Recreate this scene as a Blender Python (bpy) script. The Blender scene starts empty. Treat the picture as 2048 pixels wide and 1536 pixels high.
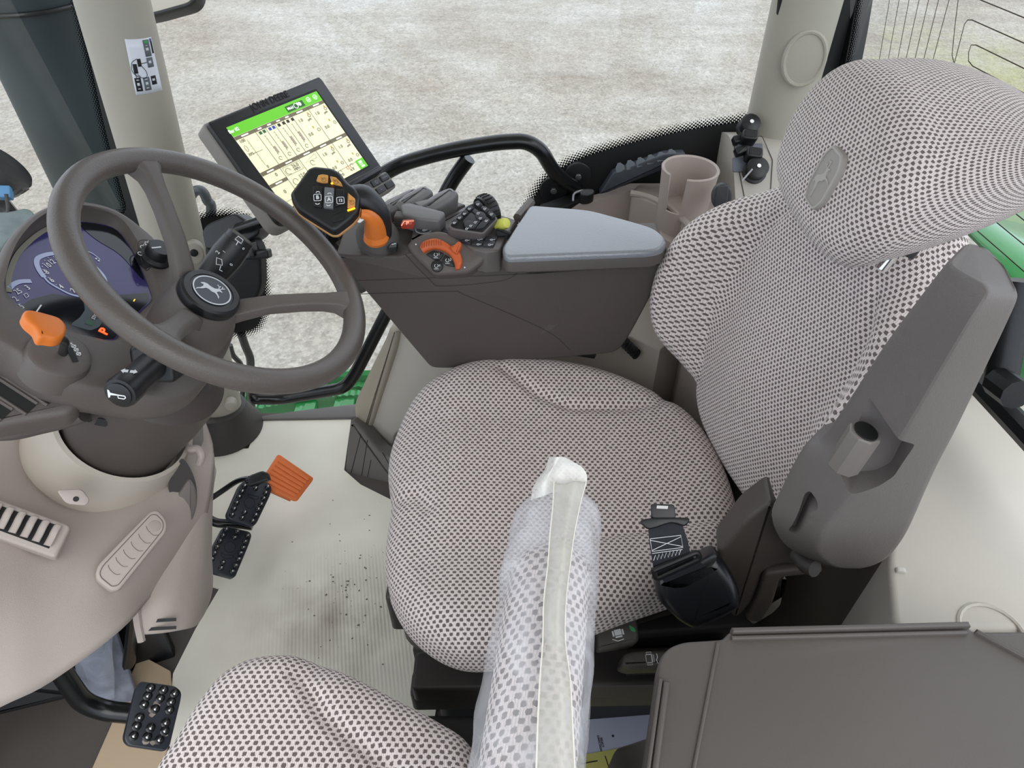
import bpy, bmesh, math, random
from mathutils import Vector as V, Matrix, noise
D = bpy.data
S = bpy.context.scene
COL = S.collection
R_ = math.radians
rnd = random.Random(7)

# ------------------------------------------------------------------ camera, sky, exposure
CAMZ, PITCH, FPX = 1.35, R_(43), 1400.0
cam_d = D.cameras.new('camera'); cam = D.objects.new('camera', cam_d); COL.objects.link(cam)
cam.location = (0, 0, CAMZ); cam.rotation_euler = (R_(90) - PITCH, 0, 0)
cam_d.sensor_width = 36; cam_d.lens = FPX / 2048 * 36; cam_d.clip_start = .02; cam_d.clip_end = 300
S.camera = cam
S.cycles.transparent_max_bounces = 24
vs = S.view_settings
vs.view_transform = 'Standard'; vs.look = 'None'; vs.gamma = 1; vs.exposure = 0.0; vs.use_curve_mapping = False
w = D.worlds.new('sky'); S.world = w; w.use_nodes = True
nt = w.node_tree; bg = nt.nodes['Background']
tc = nt.nodes.new('ShaderNodeTexCoord'); sp = nt.nodes.new('ShaderNodeSeparateXYZ'); cr_ = nt.nodes.new('ShaderNodeValToRGB')
nt.links.new(tc.outputs['Generated'], sp.inputs[0]); nt.links.new(sp.outputs['Z'], cr_.inputs[0]); nt.links.new(cr_.outputs[0], bg.inputs[0])
cr_.color_ramp.elements[0].position = 0.0; cr_.color_ramp.elements[0].color = (.76, .86, 1.0, 1)
cr_.color_ramp.elements[1].position = .9; cr_.color_ramp.elements[1].color = (.92, .96, 1.0, 1)
bg.inputs[1].default_value = 1.75
sun_d = D.lights.new('sun', 'SUN'); sun_d.energy = 1.1; sun_d.angle = R_(50); sun_d.color = (1, .98, .94)
sun = D.objects.new('sun', sun_d); COL.objects.link(sun); sun.rotation_euler = (R_(38), R_(18), 0)

# ------------------------------------------------------------------ geometry from image measurements
cP, sP = math.cos(PITCH), math.sin(PITCH)
CAM = V((0, 0, CAMZ))
def ray(x, y):
    u = (x - 1024) / FPX; v = (y - 768) / FPX
    return V((u, cP - v * sP, -sP - v * cP))
def at(x, y, t): return CAM + ray(x, y) * t
def onp(x, y, P, N):
    r = ray(x, y); return CAM + r * ((P - CAM).dot(N) / r.dot(N))
def oX(x, y, v): return onp(x, y, V((v, 0, 0)), V((1, 0, 0)))
def oY(x, y, v): return onp(x, y, V((0, v, 0)), V((0, 1, 0)))
def oZ(x, y, v): return onp(x, y, V((0, 0, v)), V((0, 0, 1)))

class Fr:
    """a flat working frame: origin, right, up, outward normal"""
    def __init__(s, o, ex, ez):
        s.o = V(o); s.ez = V(ez).normalized(); ex = V(ex); s.ex = (ex - s.ez * ex.dot(s.ez)).normalized(); s.ey = s.ez.cross(s.ex)
    def w(s, a, b, c=0): return s.o + s.ex * a + s.ey * b + s.ez * c
    def px(s, x, y, c=0):
        p = onp(x, y, s.o + s.ez * c, s.ez) - s.o; return (p.dot(s.ex), p.dot(s.ey))
    def pxs(s, L, c=0): return [s.px(x, y, c) for x, y in L]
    def up(s, c): return Fr(s.o + s.ez * c, s.ex, s.ez)
    def sub(s, a, b, c=0, rot=0):
        e = s.ex * math.cos(rot) + s.ey * math.sin(rot); return Fr(s.w(a, b, c), e, s.ez)

def link(o, parent=None):
    COL.objects.link(o)
    if parent is not None:
        o.parent = parent
        r = parent
        while r.parent: r = r.parent
        if parent.type == 'EMPTY': o.matrix_parent_inverse = Matrix.Translation(-V(parent['_o'])) if '_o' in parent else Matrix()
    return o
def tag(o, label, cat, group=None, kind=None):
    if label: o['label'] = label
    if cat: o['category'] = cat
    if group: o['group'] = group
    if kind: o['kind'] = kind
    return o
def thing(name, label, cat, loc, group=None):
    o = D.objects.new(name, None); COL.objects.link(o); o.location = V(loc); o.empty_display_size = .05
    o['_o'] = list(V(loc)); return tag(o, label, cat, group)
def mk(name, vs_, fs, mat, parent=None, smooth=35, uv=None, label=None):
    me = D.meshes.new(name); me.from_pydata([tuple(v) for v in vs_], [], fs)
    bm = bmesh.new(); bm.from_mesh(me)
    if uv:
        ly = bm.loops.layers.uv.new('UVMap')
        for f in bm.faces:
            for l in f.loops: l[ly].uv = uv[l.vert.index]
    bmesh.ops.recalc_face_normals(bm, faces=bm.faces)
    if smooth:
        for f in bm.faces: f.smooth = True
        a = R_(smooth)
        for e in bm.edges:
            if len(e.link_faces) == 2 and e.calc_face_angle(0) > a: e.smooth = False
    bm.to_mesh(me); bm.free()
    me.materials.append(mat)
    o = D.objects.new(name, me); link(o, parent)
    if label: o['label'] = label
    return o

def crs(pts, n=6, closed=True):
    """Catmull-Rom through points of any dimension"""
    P = [tuple(p) for p in pts]; N = len(P); out = []
    rng = range(N if closed else N - 1)
    for i in rng:
        g = (lambda k: P[k % N]) if closed else (lambda k: P[max(0, min(N - 1, k))])
        a, b, c, d = g(i - 1), g(i), g(i + 1), g(i + 2)
        for k in range(n):
            t = k / n
            out.append(tuple(.5 * (2 * b[j] + (c[j] - a[j]) * t + (2 * a[j] - 5 * b[j] + 4 * c[j] - d[j]) * t * t + (3 * b[j] - a[j] - 3 * c[j] + d[j]) * t ** 3) for j in range(len(b))))
    if not closed: out.append(P[-1])
    return out
def fillet(pts, r, seg=4, closed=True):
    P = [V(p) for p in pts]; n = len(P); out = []
    for i in range(n):
        if not closed and i in (0, n - 1): out.append(P[i]); continue
        p = P[i]; a = P[i - 1] - p; b = P[(i + 1) % n] - p
        rr = r[i] if isinstance(r, (list, tuple)) else r
        rr = min(rr, a.length * .48, b.length * .48)
        if rr <= 1e-6: out.append(p); continue
        A = p + a.normalized() * rr; B = p + b.normalized() * rr
        for k in range(seg + 1):
            t = k / seg; out.append(A * (1 - t) ** 2 + p * 2 * t * (1 - t) + B * t * t)
    return [tuple(q) for q in out]
def area2(P): return sum(P[i - 1][0] * P[i][1] - P[i][0] * P[i - 1][1] for i in range(len(P)))
def ccw(P): return list(P) if area2(P) > 0 else list(P)[::-1]
def inset(P, d):
    n = len(P); out = []
    for i in range(n):
        a = V(P[i - 1]); b = V(P[i]); c = V(P[(i + 1) % n])
        e1 = (b - a); e2 = (c - b)
        if e1.length < 1e-9: e1 = e2
        if e2.length < 1e-9: e2 = e1
        e1 = e1.normalized(); e2 = e2.normalized()
        n1 = V((-e1.y, e1.x)); n2 = V((-e2.y, e2.x)); m = n1 + n2
        if m.length < 1e-6: m = n1
        m = m.normalized(); k = 1 / max(.45, m.dot(n1)); q = b + m * d * k; out.append((q.x, q.y))
    return out
def loft(name, loops, mat, parent=None, caps=(1, 1), closed=True, smooth=35, uv=None, label=None):
    vs_ = [p for L in loops for p in L]; m = len(loops[0]); fs = []
    for i in range(len(loops) - 1):
        for j in range(m if closed else m - 1):
            a = i * m + j; b = i * m + (j + 1) % m; fs.append((a, b, b + m, a + m))
    if caps[0]: fs.append(tuple(range(m))[::-1])
    if caps[1]: fs.append(tuple((len(loops) - 1) * m + j for j in range(m)))
    return mk(name, vs_, fs, mat, parent, smooth, uv, label)
def prism(name, F, pts, z0, z1, mat, parent=None, bev=.003, seg=3, draft=0, smooth=35, label=None, bot=0):
    P = ccw(pts); L = []
    if bot: L.append([F.w(x, y, z0) for x, y in inset(P, bot)]); L.append([F.w(x, y, z0 + bot) for x, y in P])
    else: L.append([F.w(x, y, z0) for x, y in inset(P, -draft) if 1] if draft else [F.w(x, y, z0) for x, y in P])
    if bev:
        for k in range(seg + 1):
            a = k / seg * math.pi / 2
            Q = inset(P, bev * (1 - math.cos(a))) if k else P
            L.append([F.w(x, y, z1 - bev + bev * math.sin(a)) for x, y in Q])
    else: L.append([F.w(x, y, z1) for x, y in P])
    return loft(name, L, mat, parent, smooth=smooth, label=label)
def rect(w_, h, cx=0, cy=0, r=0, seg=4):
    P = [(cx - w_ / 2, cy - h / 2), (cx + w_ / 2, cy - h / 2), (cx + w_ / 2, cy + h / 2), (cx - w_ / 2, cy + h / 2)]
    return fillet(P, r, seg) if r else P
def circ(r, n=32, cx=0, cy=0, ry=None): return [(cx + r * math.cos(2 * math.pi * k / n), cy + (ry or r) * math.sin(2 * math.pi * k / n)) for k in range(n)]
def box(name, F, w_, h, z0, z1, mat, parent=None, bev=.003, r=.004, cx=0, cy=0, label=None):
    return prism(name, F, rect(w_, h, cx, cy, r), z0, z1, mat, parent, bev, label=label)
def lathe(name, F, prof, mat, parent=None, n=40, smooth=35, caps=(1, 1), label=None):
    return loft(name, [[F.w(r * math.cos(2 * math.pi * k / n), r * math.sin(2 * math.pi * k / n), z) for k in range(n)] for r, z in prof], mat, parent, caps, smooth=smooth, label=label)
def tubev(path, r, n=14, closed=False, flat=1, up0=None):
    P = [V(p) for p in path]; N = len(P); loops = []
    T = []
    for i in range(N):
        a = P[(i + 1) % N] if closed or i < N - 1 else P[i]; b = P[i - 1] if closed or i else P[i]
        T.append((a - b).normalized())
    u = V(up0) if up0 else (V((0, 0, 1)) if abs(T[0].z) < .9 else V((1, 0, 0)))
    u = (u - T[0] * u.dot(T[0])).normalized()
    for i in range(N):
        u = (u - T[i] * u.dot(T[i])).normalized(); s = T[i].cross(u)
        rr = r[i] if isinstance(r, (list, tuple)) else r
        loops.append([P[i] + u * math.cos(2 * math.pi * k / n) * rr * flat + s * math.sin(2 * math.pi * k / n) * rr for k in range(n)])
    return loops
def tube(name, path, r, mat, parent=None, n=14, closed=False, caps=(1, 1), flat=1, label=None, up0=None):
    L = tubev(path, r, n, closed, flat, up0)
    if closed: L.append(L[0]); caps = (0, 0)
    return loft(name, L, mat, parent, caps, label=label)
def grid_uv_sheet(name, G, mat, parent=None, th=.004, sub=2, uvs=None, label=None, smooth=60):
    """sheet from a grid of 3-D points, smoothed and given thickness"""
    nr, nc = len(G), len(G[0])
    rows = [crs([tuple(p) for p in r], 5, False) for r in G]
    m = len(rows[0]); cols = [crs([rows[i][j] for i in range(nr)], 5, False) for j in range(m)]
    k = len(cols[0]); vs_ = [cols[j][i] for i in range(k) for j in range(m)]
    fs = [(i * m + j, i * m + j + 1, (i + 1) * m + j + 1, (i + 1) * m + j) for i in range(k - 1) for j in range(m - 1)]
    o = mk(name, vs_, fs, mat, parent, smooth, label=label)
    s = o.modifiers.new('solid', 'SOLIDIFY'); s.thickness = th; s.offset = 0
    return o

class MB:
    """collects flat marks (text, lines, shapes) on frames into one mesh"""
    def __init__(s): s.v = []; s.f = []
    def poly(s, F, pts, z=0, t=.0004):
        P = ccw(pts); n = len(P); b = len(s.v)
        s.v += [F.w(x, y, z) for x, y in P] + [F.w(x, y, z + t) for x, y in P]
        s.f.append(tuple(b + n + i for i in range(n)))
        s.f += [(b + i, b + (i + 1) % n, b + n + (i + 1) % n, b + n + i) for i in range(n)]
        return s
    def rect(s, F, x0, y0, x1, y1, z=0, t=.0004): return s.poly(F, [(x0, y0), (x1, y0), (x1, y1), (x0, y1)], z, t)
    def line(s, F, pts, w_, z=0, t=.0004, closed=False):
        P = [V(p[:2]) for p in pts]; n = len(P); Lf, Rt = [], []
        for i in range(n):
            a = P[i - 1] if (i or closed) else P[i]; c = P[(i + 1) % n] if (i < n - 1 or closed) else P[i]
            d = (c - a); d = d.normalized() if d.length > 1e-9 else V((1, 0)); q = V((-d.y, d.x)) * w_ / 2
            Lf.append(P[i] + q); Rt.append(P[i] - q)
        for i in range(n if closed else n - 1):
            j = (i + 1) % n; s.poly(F, [tuple(Lf[i]), tuple(Lf[j]), tuple(Rt[j]), tuple(Rt[i])], z, t)
        return s
    def circle(s, F, cx, cy, r, w_=0, z=0, n=24, a0=0, a1=360, t=.0004):
        if not w_: return s.poly(F, circ(r, n, cx, cy), z, t)
        full = a1 - a0 >= 360
        P = [(cx + r * math.cos(R_(a0 + (a1 - a0) * k / n)), cy + r * math.sin(R_(a0 + (a1 - a0) * k / n))) for k in range(n if full else n + 1)]
        return s.line(F, P, w_, z, t, full)
    def text(s, F, txt, cx, cy, size, z=0, rot=0, t=.0004, sx=1, bold=0):
        cu = D.curves.new('t', 'FONT'); cu.body = txt; cu.size = size; cu.align_x = 'CENTER'; cu.align_y = 'CENTER'; cu.resolution_u = 3; cu.offset = bold * size
        ob = D.objects.new('t', cu); me = D.meshes.new_from_object(ob)
        G = F.sub(cx, cy, z, rot); b = len(s.v); n = len(me.vertices)
        s.v += [G.w(v.co.x * sx, v.co.y, 0) for v in me.vertices] + [G.w(v.co.x * sx, v.co.y, t) for v in me.vertices]
        for p in me.polygons: s.f.append(tuple(b + n + i for i in p.vertices))
        ec = {}
        for p in me.polygons:
            for e in p.edge_keys: ec[e] = ec.get(e, 0) + 1
        for (i, j), c in ec.items():
            if c == 1: s.f.append((b + i, b + j, b + n + j, b + n + i))
        D.objects.remove(ob); D.meshes.remove(me); D.curves.remove(cu); return s
    def build(s, name, mat, parent=None, label=None):
        me = D.meshes.new(name); me.from_pydata([tuple(v) for v in s.v], [], s.f)
        bm = bmesh.new(); bm.from_mesh(me); bmesh.ops.recalc_face_normals(bm, faces=bm.faces); bm.to_mesh(me); bm.free()
        me.materials.append(mat); o = D.objects.new(name, me); link(o, parent)
        if label: o['label'] = label
        return o

# ------------------------------------------------------------------ materials
def sl(c):
    return tuple(((x / 255 + .055) / 1.055) ** 2.4 if x > 10 else x / 255 / 12.92 for x in c) + (1,)
MATS = {}
def mat(name, col, rough=.5, metal=0, grain=0, gscale=900, var=.0, vscale=8, emit=0, spec=.5, coat=0):
    if name in MATS: return MATS[name]
    m = D.materials.new(name); m.use_nodes = True; n = m.node_tree.nodes; l = m.node_tree.links; b = n['Principled BSDF']
    c = sl(col); b.inputs['Base Color'].default_value = c; b.inputs['Roughness'].default_value = rough; b.inputs['Metallic'].default_value = metal
    b.inputs['Specular IOR Level'].default_value = spec
    if coat: b.inputs['Coat Weight'].default_value = coat
    t = n.new('ShaderNodeTexCoord')
    if var:
        q = n.new('ShaderNodeTexNoise'); q.inputs['Scale'].default_value = vscale; q.inputs['Detail'].default_value = 5
        l.new(t.outputs['Object'], q.inputs['Vector'])
        r = n.new('ShaderNodeValToRGB'); r.color_ramp.elements[0].position = .3; r.color_ramp.elements[1].position = .7
        r.color_ramp.elements[0].color = tuple(x * (1 - var) for x in c[:3]) + (1,); r.color_ramp.elements[1].color = tuple(min(1, x * (1 + var)) for x in c[:3]) + (1,)
        l.new(q.outputs[0], r.inputs[0]); l.new(r.outputs[0], b.inputs['Base Color'])
    if grain:
        q = n.new('ShaderNodeTexNoise'); q.inputs['Scale'].default_value = gscale; q.inputs['Detail'].default_value = 2
        l.new(t.outputs['Object'], q.inputs['Vector']); bp = n.new('ShaderNodeBump'); bp.inputs['Strength'].default_value = grain; bp.inputs['Distance'].default_value = .0006
        l.new(q.outputs[0], bp.inputs['Height']); l.new(bp.outputs[0], b.inputs['Normal'])
    if emit:
        b.inputs['Emission Color'].default_value = c; b.inputs['Emission Strength'].default_value = emit
    MATS[name] = m; return m
def math_(n, l, op, a, b=None, c=None):
    q = n.new('ShaderNodeMath'); q.operation = op
    for k, v in enumerate((a, b, c)):
        if v is None: continue
        if isinstance(v, (int, float)): q.inputs[k].default_value = v
        else: l.new(v, q.inputs[k])
    return q.outputs[0]
def fabric(name, base=(246, 233, 229), dot=(108, 96, 93), su=.0094, sv=.0118):
    m = D.materials.new(name); m.use_nodes = True; n = m.node_tree.nodes; l = m.node_tree.links; b = n['Principled BSDF']
    b.inputs['Roughness'].default_value = .95; b.inputs['Specular IOR Level'].default_value = .15
    b.inputs['Sheen Weight'].default_value = .25; b.inputs['Sheen Roughness'].default_value = .6
    t = n.new('ShaderNodeUVMap'); t.uv_map = 'UVMap'
    nz = n.new('ShaderNodeTexNoise'); nz.inputs['Scale'].default_value = 330; nz.inputs['Detail'].default_value = 2; l.new(t.outputs[0], nz.inputs['Vector'])
    mx = n.new('ShaderNodeMixRGB'); mx.blend_type = 'LINEAR_LIGHT'; mx.inputs[0].default_value = .0016
    l.new(t.outputs[0], mx.inputs[1]); l.new(nz.outputs['Color'], mx.inputs[2])
    sx = n.new('ShaderNodeSeparateXYZ'); l.new(mx.outputs[0], sx.inputs[0]); MM = lambda *q: math_(n, l, *q)
    yy = MM('DIVIDE', sx.outputs[1], sv / 2); row = MM('FLOOR', yy); odd = MM('MULTIPLY', MM('ABSOLUTE', MM('MODULO', row, 2.0)), .5)
    ca = MM('SUBTRACT', MM('FRACT', MM('ADD', MM('DIVIDE', sx.outputs[0], su), odd)), .5); cb = MM('SUBTRACT', MM('FRACT', yy), .5)
    dd = MM('SQRT', MM('ADD', MM('POWER', MM('DIVIDE', MM('ABSOLUTE', ca), .27), 3.6), MM('POWER', MM('DIVIDE', MM('ABSOLUTE', cb), .37), 3.6)))
    mr = n.new('ShaderNodeMapRange'); mr.interpolation_type = 'SMOOTHSTEP'; mr.inputs['From Min'].default_value = .70; mr.inputs['From Max'].default_value = 1.15; l.new(dd, mr.inputs[0])
    facc = mr.outputs[0]
    # fine ribs of the knit
    wv = n.new('ShaderNodeTexWave'); wv.inputs['Scale'].default_value = 260; wv.inputs['Distortion'].default_value = 3; wv.inputs['Detail'].default_value = 1
    l.new(t.outputs[0], wv.inputs['Vector'])
    n2 = n.new('ShaderNodeTexNoise'); n2.inputs['Scale'].default_value = 9; l.new(t.outputs[0], n2.inputs['Vector'])
    def mixc(a, bb, f):
        q = n.new('ShaderNodeMixRGB'); l.new(f, q.inputs[0])
        for k, v in ((1, a), (2, bb)):
            if isinstance(v, tuple): q.inputs[k].default_value = v
            else: l.new(v, q.inputs[k])
        return q.outputs[0]
    B = sl(base); rib = MM('MULTIPLY_ADD', MM('SINE', MM('MULTIPLY', sx.outputs[0], 6.2832 * 4 / su)), .35, .5); rib = MM('ADD', rib, MM('MULTIPLY', MM('SUBTRACT', wv.outputs['Fac'], .5), .5)); c1 = mixc(tuple(x * .66 for x in B[:3]) + (1,), B, rib)
    c2 = mixc(sl(dot), c1, facc)
    l.new(c2, b.inputs['Base Color'])
    ad = n.new('ShaderNodeMath'); ad.operation = 'MULTIPLY_ADD'; ad.inputs[1].default_value = .45; l.new(rib, ad.inputs[0]); l.new(facc, ad.inputs[2])
    bp = n.new('ShaderNodeBump'); bp.inputs['Strength'].default_value = .8; bp.inputs['Distance'].default_value = .0012
    l.new(ad.outputs[0], bp.inputs['Height']); l.new(bp.outputs[0], b.inputs['Normal'])
    return m
def glassmat(name, tint=(1, 1, 1), gl=.06):
    m = D.materials.new(name); m.use_nodes = True; n = m.node_tree.nodes; l = m.node_tree.links; n.clear()
    o = n.new('ShaderNodeOutputMaterial'); t = n.new('ShaderNodeBsdfTransparent'); g = n.new('ShaderNodeBsdfGlossy'); g.inputs['Roughness'].default_value = .02
    t.inputs[0].default_value = tuple(tint) + (1,); f = n.new('ShaderNodeLayerWeight'); f.inputs[0].default_value = .5
    p_ = n.new('ShaderNodeMath'); p_.operation = 'POWER'; p_.inputs[1].default_value = 4.5; l.new(f.outputs['Facing'], p_.inputs[0])
    k = n.new('ShaderNodeMath'); k.operation = 'MULTIPLY_ADD'; k.inputs[1].default_value = .6; k.inputs[2].default_value = gl * .4; l.new(p_.outputs[0], k.inputs[0])
    x = n.new('ShaderNodeMixShader'); l.new(k.outputs[0], x.inputs[0]); l.new(t.outputs[0], x.inputs[1]); l.new(g.outputs[0], x.inputs[2]); l.new(x.outputs[0], o.inputs[0])
    return m
def fritmat(name, sp_=.0064):
    """ceramic dot fade: UV u along the edge in m, v in 0..1 from solid (0) to clear (1)"""
    m = D.materials.new(name); m.use_nodes = True; n = m.node_tree.nodes; l = m.node_tree.links; n.clear()
    o = n.new('ShaderNodeOutputMaterial'); t = n.new('ShaderNodeBsdfTransparent'); d = n.new('ShaderNodeBsdfDiffuse'); d.inputs[0].default_value = (.006, .006, .007, 1)
    uv = n.new('ShaderNodeUVMap'); uv.uv_map = 'UVMap'; s = n.new('ShaderNodeSeparateXYZ'); l.new(uv.outputs[0], s.inputs[0])
    M = lambda *a: math_(n, l, *a)
    W = .026
    row = M('FLOOR', M('DIVIDE', M('MULTIPLY', s.outputs[1], W), sp_ * .62)); odd = M('MULTIPLY', M('MODULO', row, 2.0), .5)
    a = M('SUBTRACT', M('FRACT', M('ADD', M('DIVIDE', s.outputs[0], sp_ * 1.24), odd)), .5)
    b = M('SUBTRACT', M('FRACT', M('DIVIDE', M('MULTIPLY', s.outputs[1], W), sp_ * .62)), .5)
    dist = M('SQRT', M('ADD', M('POWER', M('MULTIPLY', a, 2.0), 2.0), M('POWER', b, 2.0)))
    rad = M('SUBTRACT', .95, M('MULTIPLY', s.outputs[1], .85))
    k = M('LESS_THAN', dist, rad)
    x = n.new('ShaderNodeMixShader'); l.new(k, x.inputs[0]); l.new(t.outputs[0], x.inputs[1]); l.new(d.outputs[0], x.inputs[2]); l.new(x.outputs[0], o.inputs[0])
    return m

BROWN = mat('brown_grey_plastic', (93, 86, 82), .48, grain=.5, var=.04)
BROWN2 = mat('dark_brown_plastic', (76, 69, 65), .5, grain=.5, var=.04)
RIMM = mat('wheel_rubber', (89, 82, 77), .36, grain=.7, gscale=500)
BEIGE = mat('beige_plastic', (176, 164, 156), .55, grain=.4, var=.03)
BEIGE2 = mat('light_beige_plastic', (186, 178, 165), .5, grain=.3, var=.02)
PILM = mat('pillar_plastic', (168, 163, 150), .55, grain=.3, var=.02)
SHELF = mat('shelf_beige', (196, 190, 180), .5, grain=.3, var=.02)
BLACK = mat('black_plastic', (24, 25, 27), .38, grain=.3)
BLK2 = mat('deep_black', (12, 12, 13), .6)
BLKP = mat('black_paint', (20, 21, 22), .25)
DGREY = mat('dark_grey_plastic', (57, 53, 51), .5, grain=.4)
BTN = mat('button_grey', (52, 53, 57), .45)
WHITE = mat('white_print', (232, 234, 236), .6)
GREYP = mat('grey_print', (150, 152, 156), .6)
ORANGE = mat('orange_plastic', (222, 120, 42), .42, grain=.3)
ORANGE2 = mat('orange_rubber', (226, 118, 58), .6, grain=.3)
ORD = mat('orange_dark', (200, 92, 40), .5)
YELLOW = mat('yellow_plastic', (214, 214, 96), .5)
AMBER = mat('amber_button', (205, 150, 80), .4)
LEDA = mat('amber_led', (255, 170, 20), .4, emit=4)
LEDR = mat('red_led', (255, 60, 20), .4, emit=4)
GREEN = mat('green_paint', (44, 142, 72), .22, coat=.4)
GREENL = mat('green_mark', (60, 160, 90), .5)
CHROME = mat('chrome', (215, 215, 215), .12, metal=1)
STEEL = mat('steel', (150, 150, 150), .35, metal=1)
CARD = mat('cardboard_pale', (224, 217, 198), .85, var=.05, vscale=3)
CARDB = mat('cardboard_brown', (188, 166, 138), .85, var=.05, vscale=4)
FLOORM = mat('floor_rubber', (83, 77, 73), .7, grain=.5, gscale=300, var=.1)
PAPER = mat('paper_blue_white', (206, 210, 232), .8, var=.04)
PAPY = mat('paper_yellow', (214, 208, 120), .8)
INK = mat('black_ink', (25, 25, 28), .7)
BELT = mat('belt_webbing', (40, 43, 50), .8, grain=.8, gscale=700)
FAB = fabric('seat_fabric')
STUD = mat('stud_metal', (190, 192, 196), .22, metal=1)
GLASS = glassmat('window_glass'); FRIT = fritmat('frit_dots')
EMBD = mat('emblem_dark', (58, 62, 70), .4); EMBL = mat('emblem_silver', (205, 208, 212), .35)
EXM = mat('exhaust_paint', (42, 52, 54), .55, var=.25, vscale=4)
DEER = [(-1.0, .10), (-.80, .30), (-.55, .38), (-.2, .30), (.15, .32), (.35, .50), (.50, .55), (.62, .50), (.80, .42), (.78, .36), (.62, .36), (.50, .25), (.42, .05), (.60, -.12), (.78, -.30), (.85, -.50), (.76, -.48), (.62, -.28), (.35, -.12), (.10, -.18), (-.20, -.10), (-.42, -.15), (-.60, -.45), (-.85, -.70), (-1.0, -.95), (-1.0, -.75), (-.80, -.50), (-.68, -.15), (-.75, .10), (-.9, .02)]
def deer(mb, F, cx, cy, s, rot, z=0, t=.0006):
    c, q = math.cos(rot), math.sin(rot)
    T = lambda P: [(cx + s * (x * c - y * q), cy + s * (x * q + y * c)) for x, y in P]
    mb.poly(F, T(DEER), z, t)
    for L in ([(.45, .50), (.35, .8), (.15, .95)], [(.37, .72), (.42, .98)], [(.5, .52), (.64, .8), (.58, 1.05)], [(.62, .76), (.8, .95)]): mb.line(F, T(L), .08 * s, z, t)

# ================================================================== OUTSIDE
GZ = -1.75
def ground_mat():
    m = D.materials.new('gravel'); m.use_nodes = True; n = m.node_tree.nodes; l = m.node_tree.links; b = n['Principled BSDF']; b.inputs['Roughness'].default_value = .9
    t = n.new('ShaderNodeTexCoord')
    def noi(sc, det=6, vec=None):
        q = n.new('ShaderNodeTexNoise'); q.inputs['Scale'].default_value = sc; q.inputs['Detail'].default_value = det; q.inputs['Roughness'].default_value = .65
        l.new(vec or t.outputs['Object'], q.inputs['Vector']); return q.outputs[0]
    def ramp(f, *st):
        r = n.new('ShaderNodeValToRGB'); e = r.color_ramp.elements
        e[0].position, e[0].color = st[0]; e[1].position, e[1].color = st[-1]
        for p, c in st[1:-1]: q = e.new(p); q.color = c
        l.new(f, r.inputs[0]); return r.outputs[0]
    def mix(f, a, bb, mode='MIX'):
        q = n.new('ShaderNodeMixRGB'); q.blend_type = mode
        for k, v in ((0, f), (1, a), (2, bb)):
            if isinstance(v, (float, tuple)): q.inputs[k].default_value = v
            else: l.new(v, q.inputs[k])
        return q.outputs[0]
    big = ramp(noi(.55, 4), (.32, sl((186, 176, 162))), (.5, sl((203, 197, 186))), (.7, sl((220, 218, 212))))
    mp = n.new('ShaderNodeMapping'); mp.inputs['Scale'].default_value = (.35, 2.2, 1); mp.inputs['Rotation'].default_value = (0, 0, .25); l.new(t.outputs['Object'], mp.inputs[0])
    tr = ramp(noi(1.0, 5, mp.outputs[0]), (.35, (.88, .87, .85, 1)), (.6, (1.04, 1.04, 1.03, 1)))
    c = mix(1.0, big, tr, 'MULTIPLY')
    fine = ramp(noi(14, 8), (.3, (.80, .79, .77, 1)), (.5, (1, 1, 1, 1)), (.72, (1.2, 1.2, 1.2, 1)))
    c = mix(1.0, c, fine, 'MULTIPLY')
    vo = n.new('ShaderNodeTexVoronoi'); vo.inputs['Scale'].default_value = 42; l.new(t.outputs['Object'], vo.inputs['Vector'])
    peb = ramp(vo.outputs['Color'], (.1, (.66, .64, .62, 1)), (.5, (1, 1, 1, 1)), (.9, (1.3, 1.3, 1.3, 1)))
    c = mix(.55, c, mix(1.0, c, peb, 'MULTIPLY'))
    # mossy yellow-green patch behind the tractor
    sx = n.new('ShaderNodeSeparateXYZ'); l.new(t.outputs['Object'], sx.inputs[0])
    M = lambda *a: math_(n, l, *a)
    d = M('SQRT', M('ADD', M('POWER', M('DIVIDE', M('SUBTRACT', sx.outputs[0], 6.2), 2.3), 2.0), M('POWER', M('DIVIDE', M('SUBTRACT', sx.outputs[1], 8.4), 2.6), 2.0)))
    f = M('SUBTRACT', 1.0, d); f = M('MULTIPLY', M('ADD', f, M('MULTIPLY', M('SUBTRACT', noi(2.2, 6), .5), 2.4)), .9)
    cl = n.new('ShaderNodeClamp'); l.new(f, cl.inputs[0]); f = M('MULTIPLY', cl.outputs[0], .75)
    c = mix(f, c, mix(1.0, (.46, .46, .16, 1), fine, 'MULTIPLY'))
    c = mix(1.0, c, (.66, .67, .68, 1), 'MULTIPLY')
    l.new(c, b.inputs['Base Color'])
    bp = n.new('ShaderNodeBump'); bp.inputs['Strength'].default_value = .9; bp.inputs['Distance'].default_value = .02; l.new(vo.outputs['Distance'], bp.inputs['Height']); l.new(bp.outputs[0], b.inputs['Normal'])
    return m
g = mk('ground', [(-40, -30, GZ), (40, -30, GZ), (40, 60, GZ), (-40, 60, GZ)], [(0, 1, 2, 3)], ground_mat(), smooth=0)
tag(g, 'pale gravel yard seen through the cab windows', 'ground', kind='structure')

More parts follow.
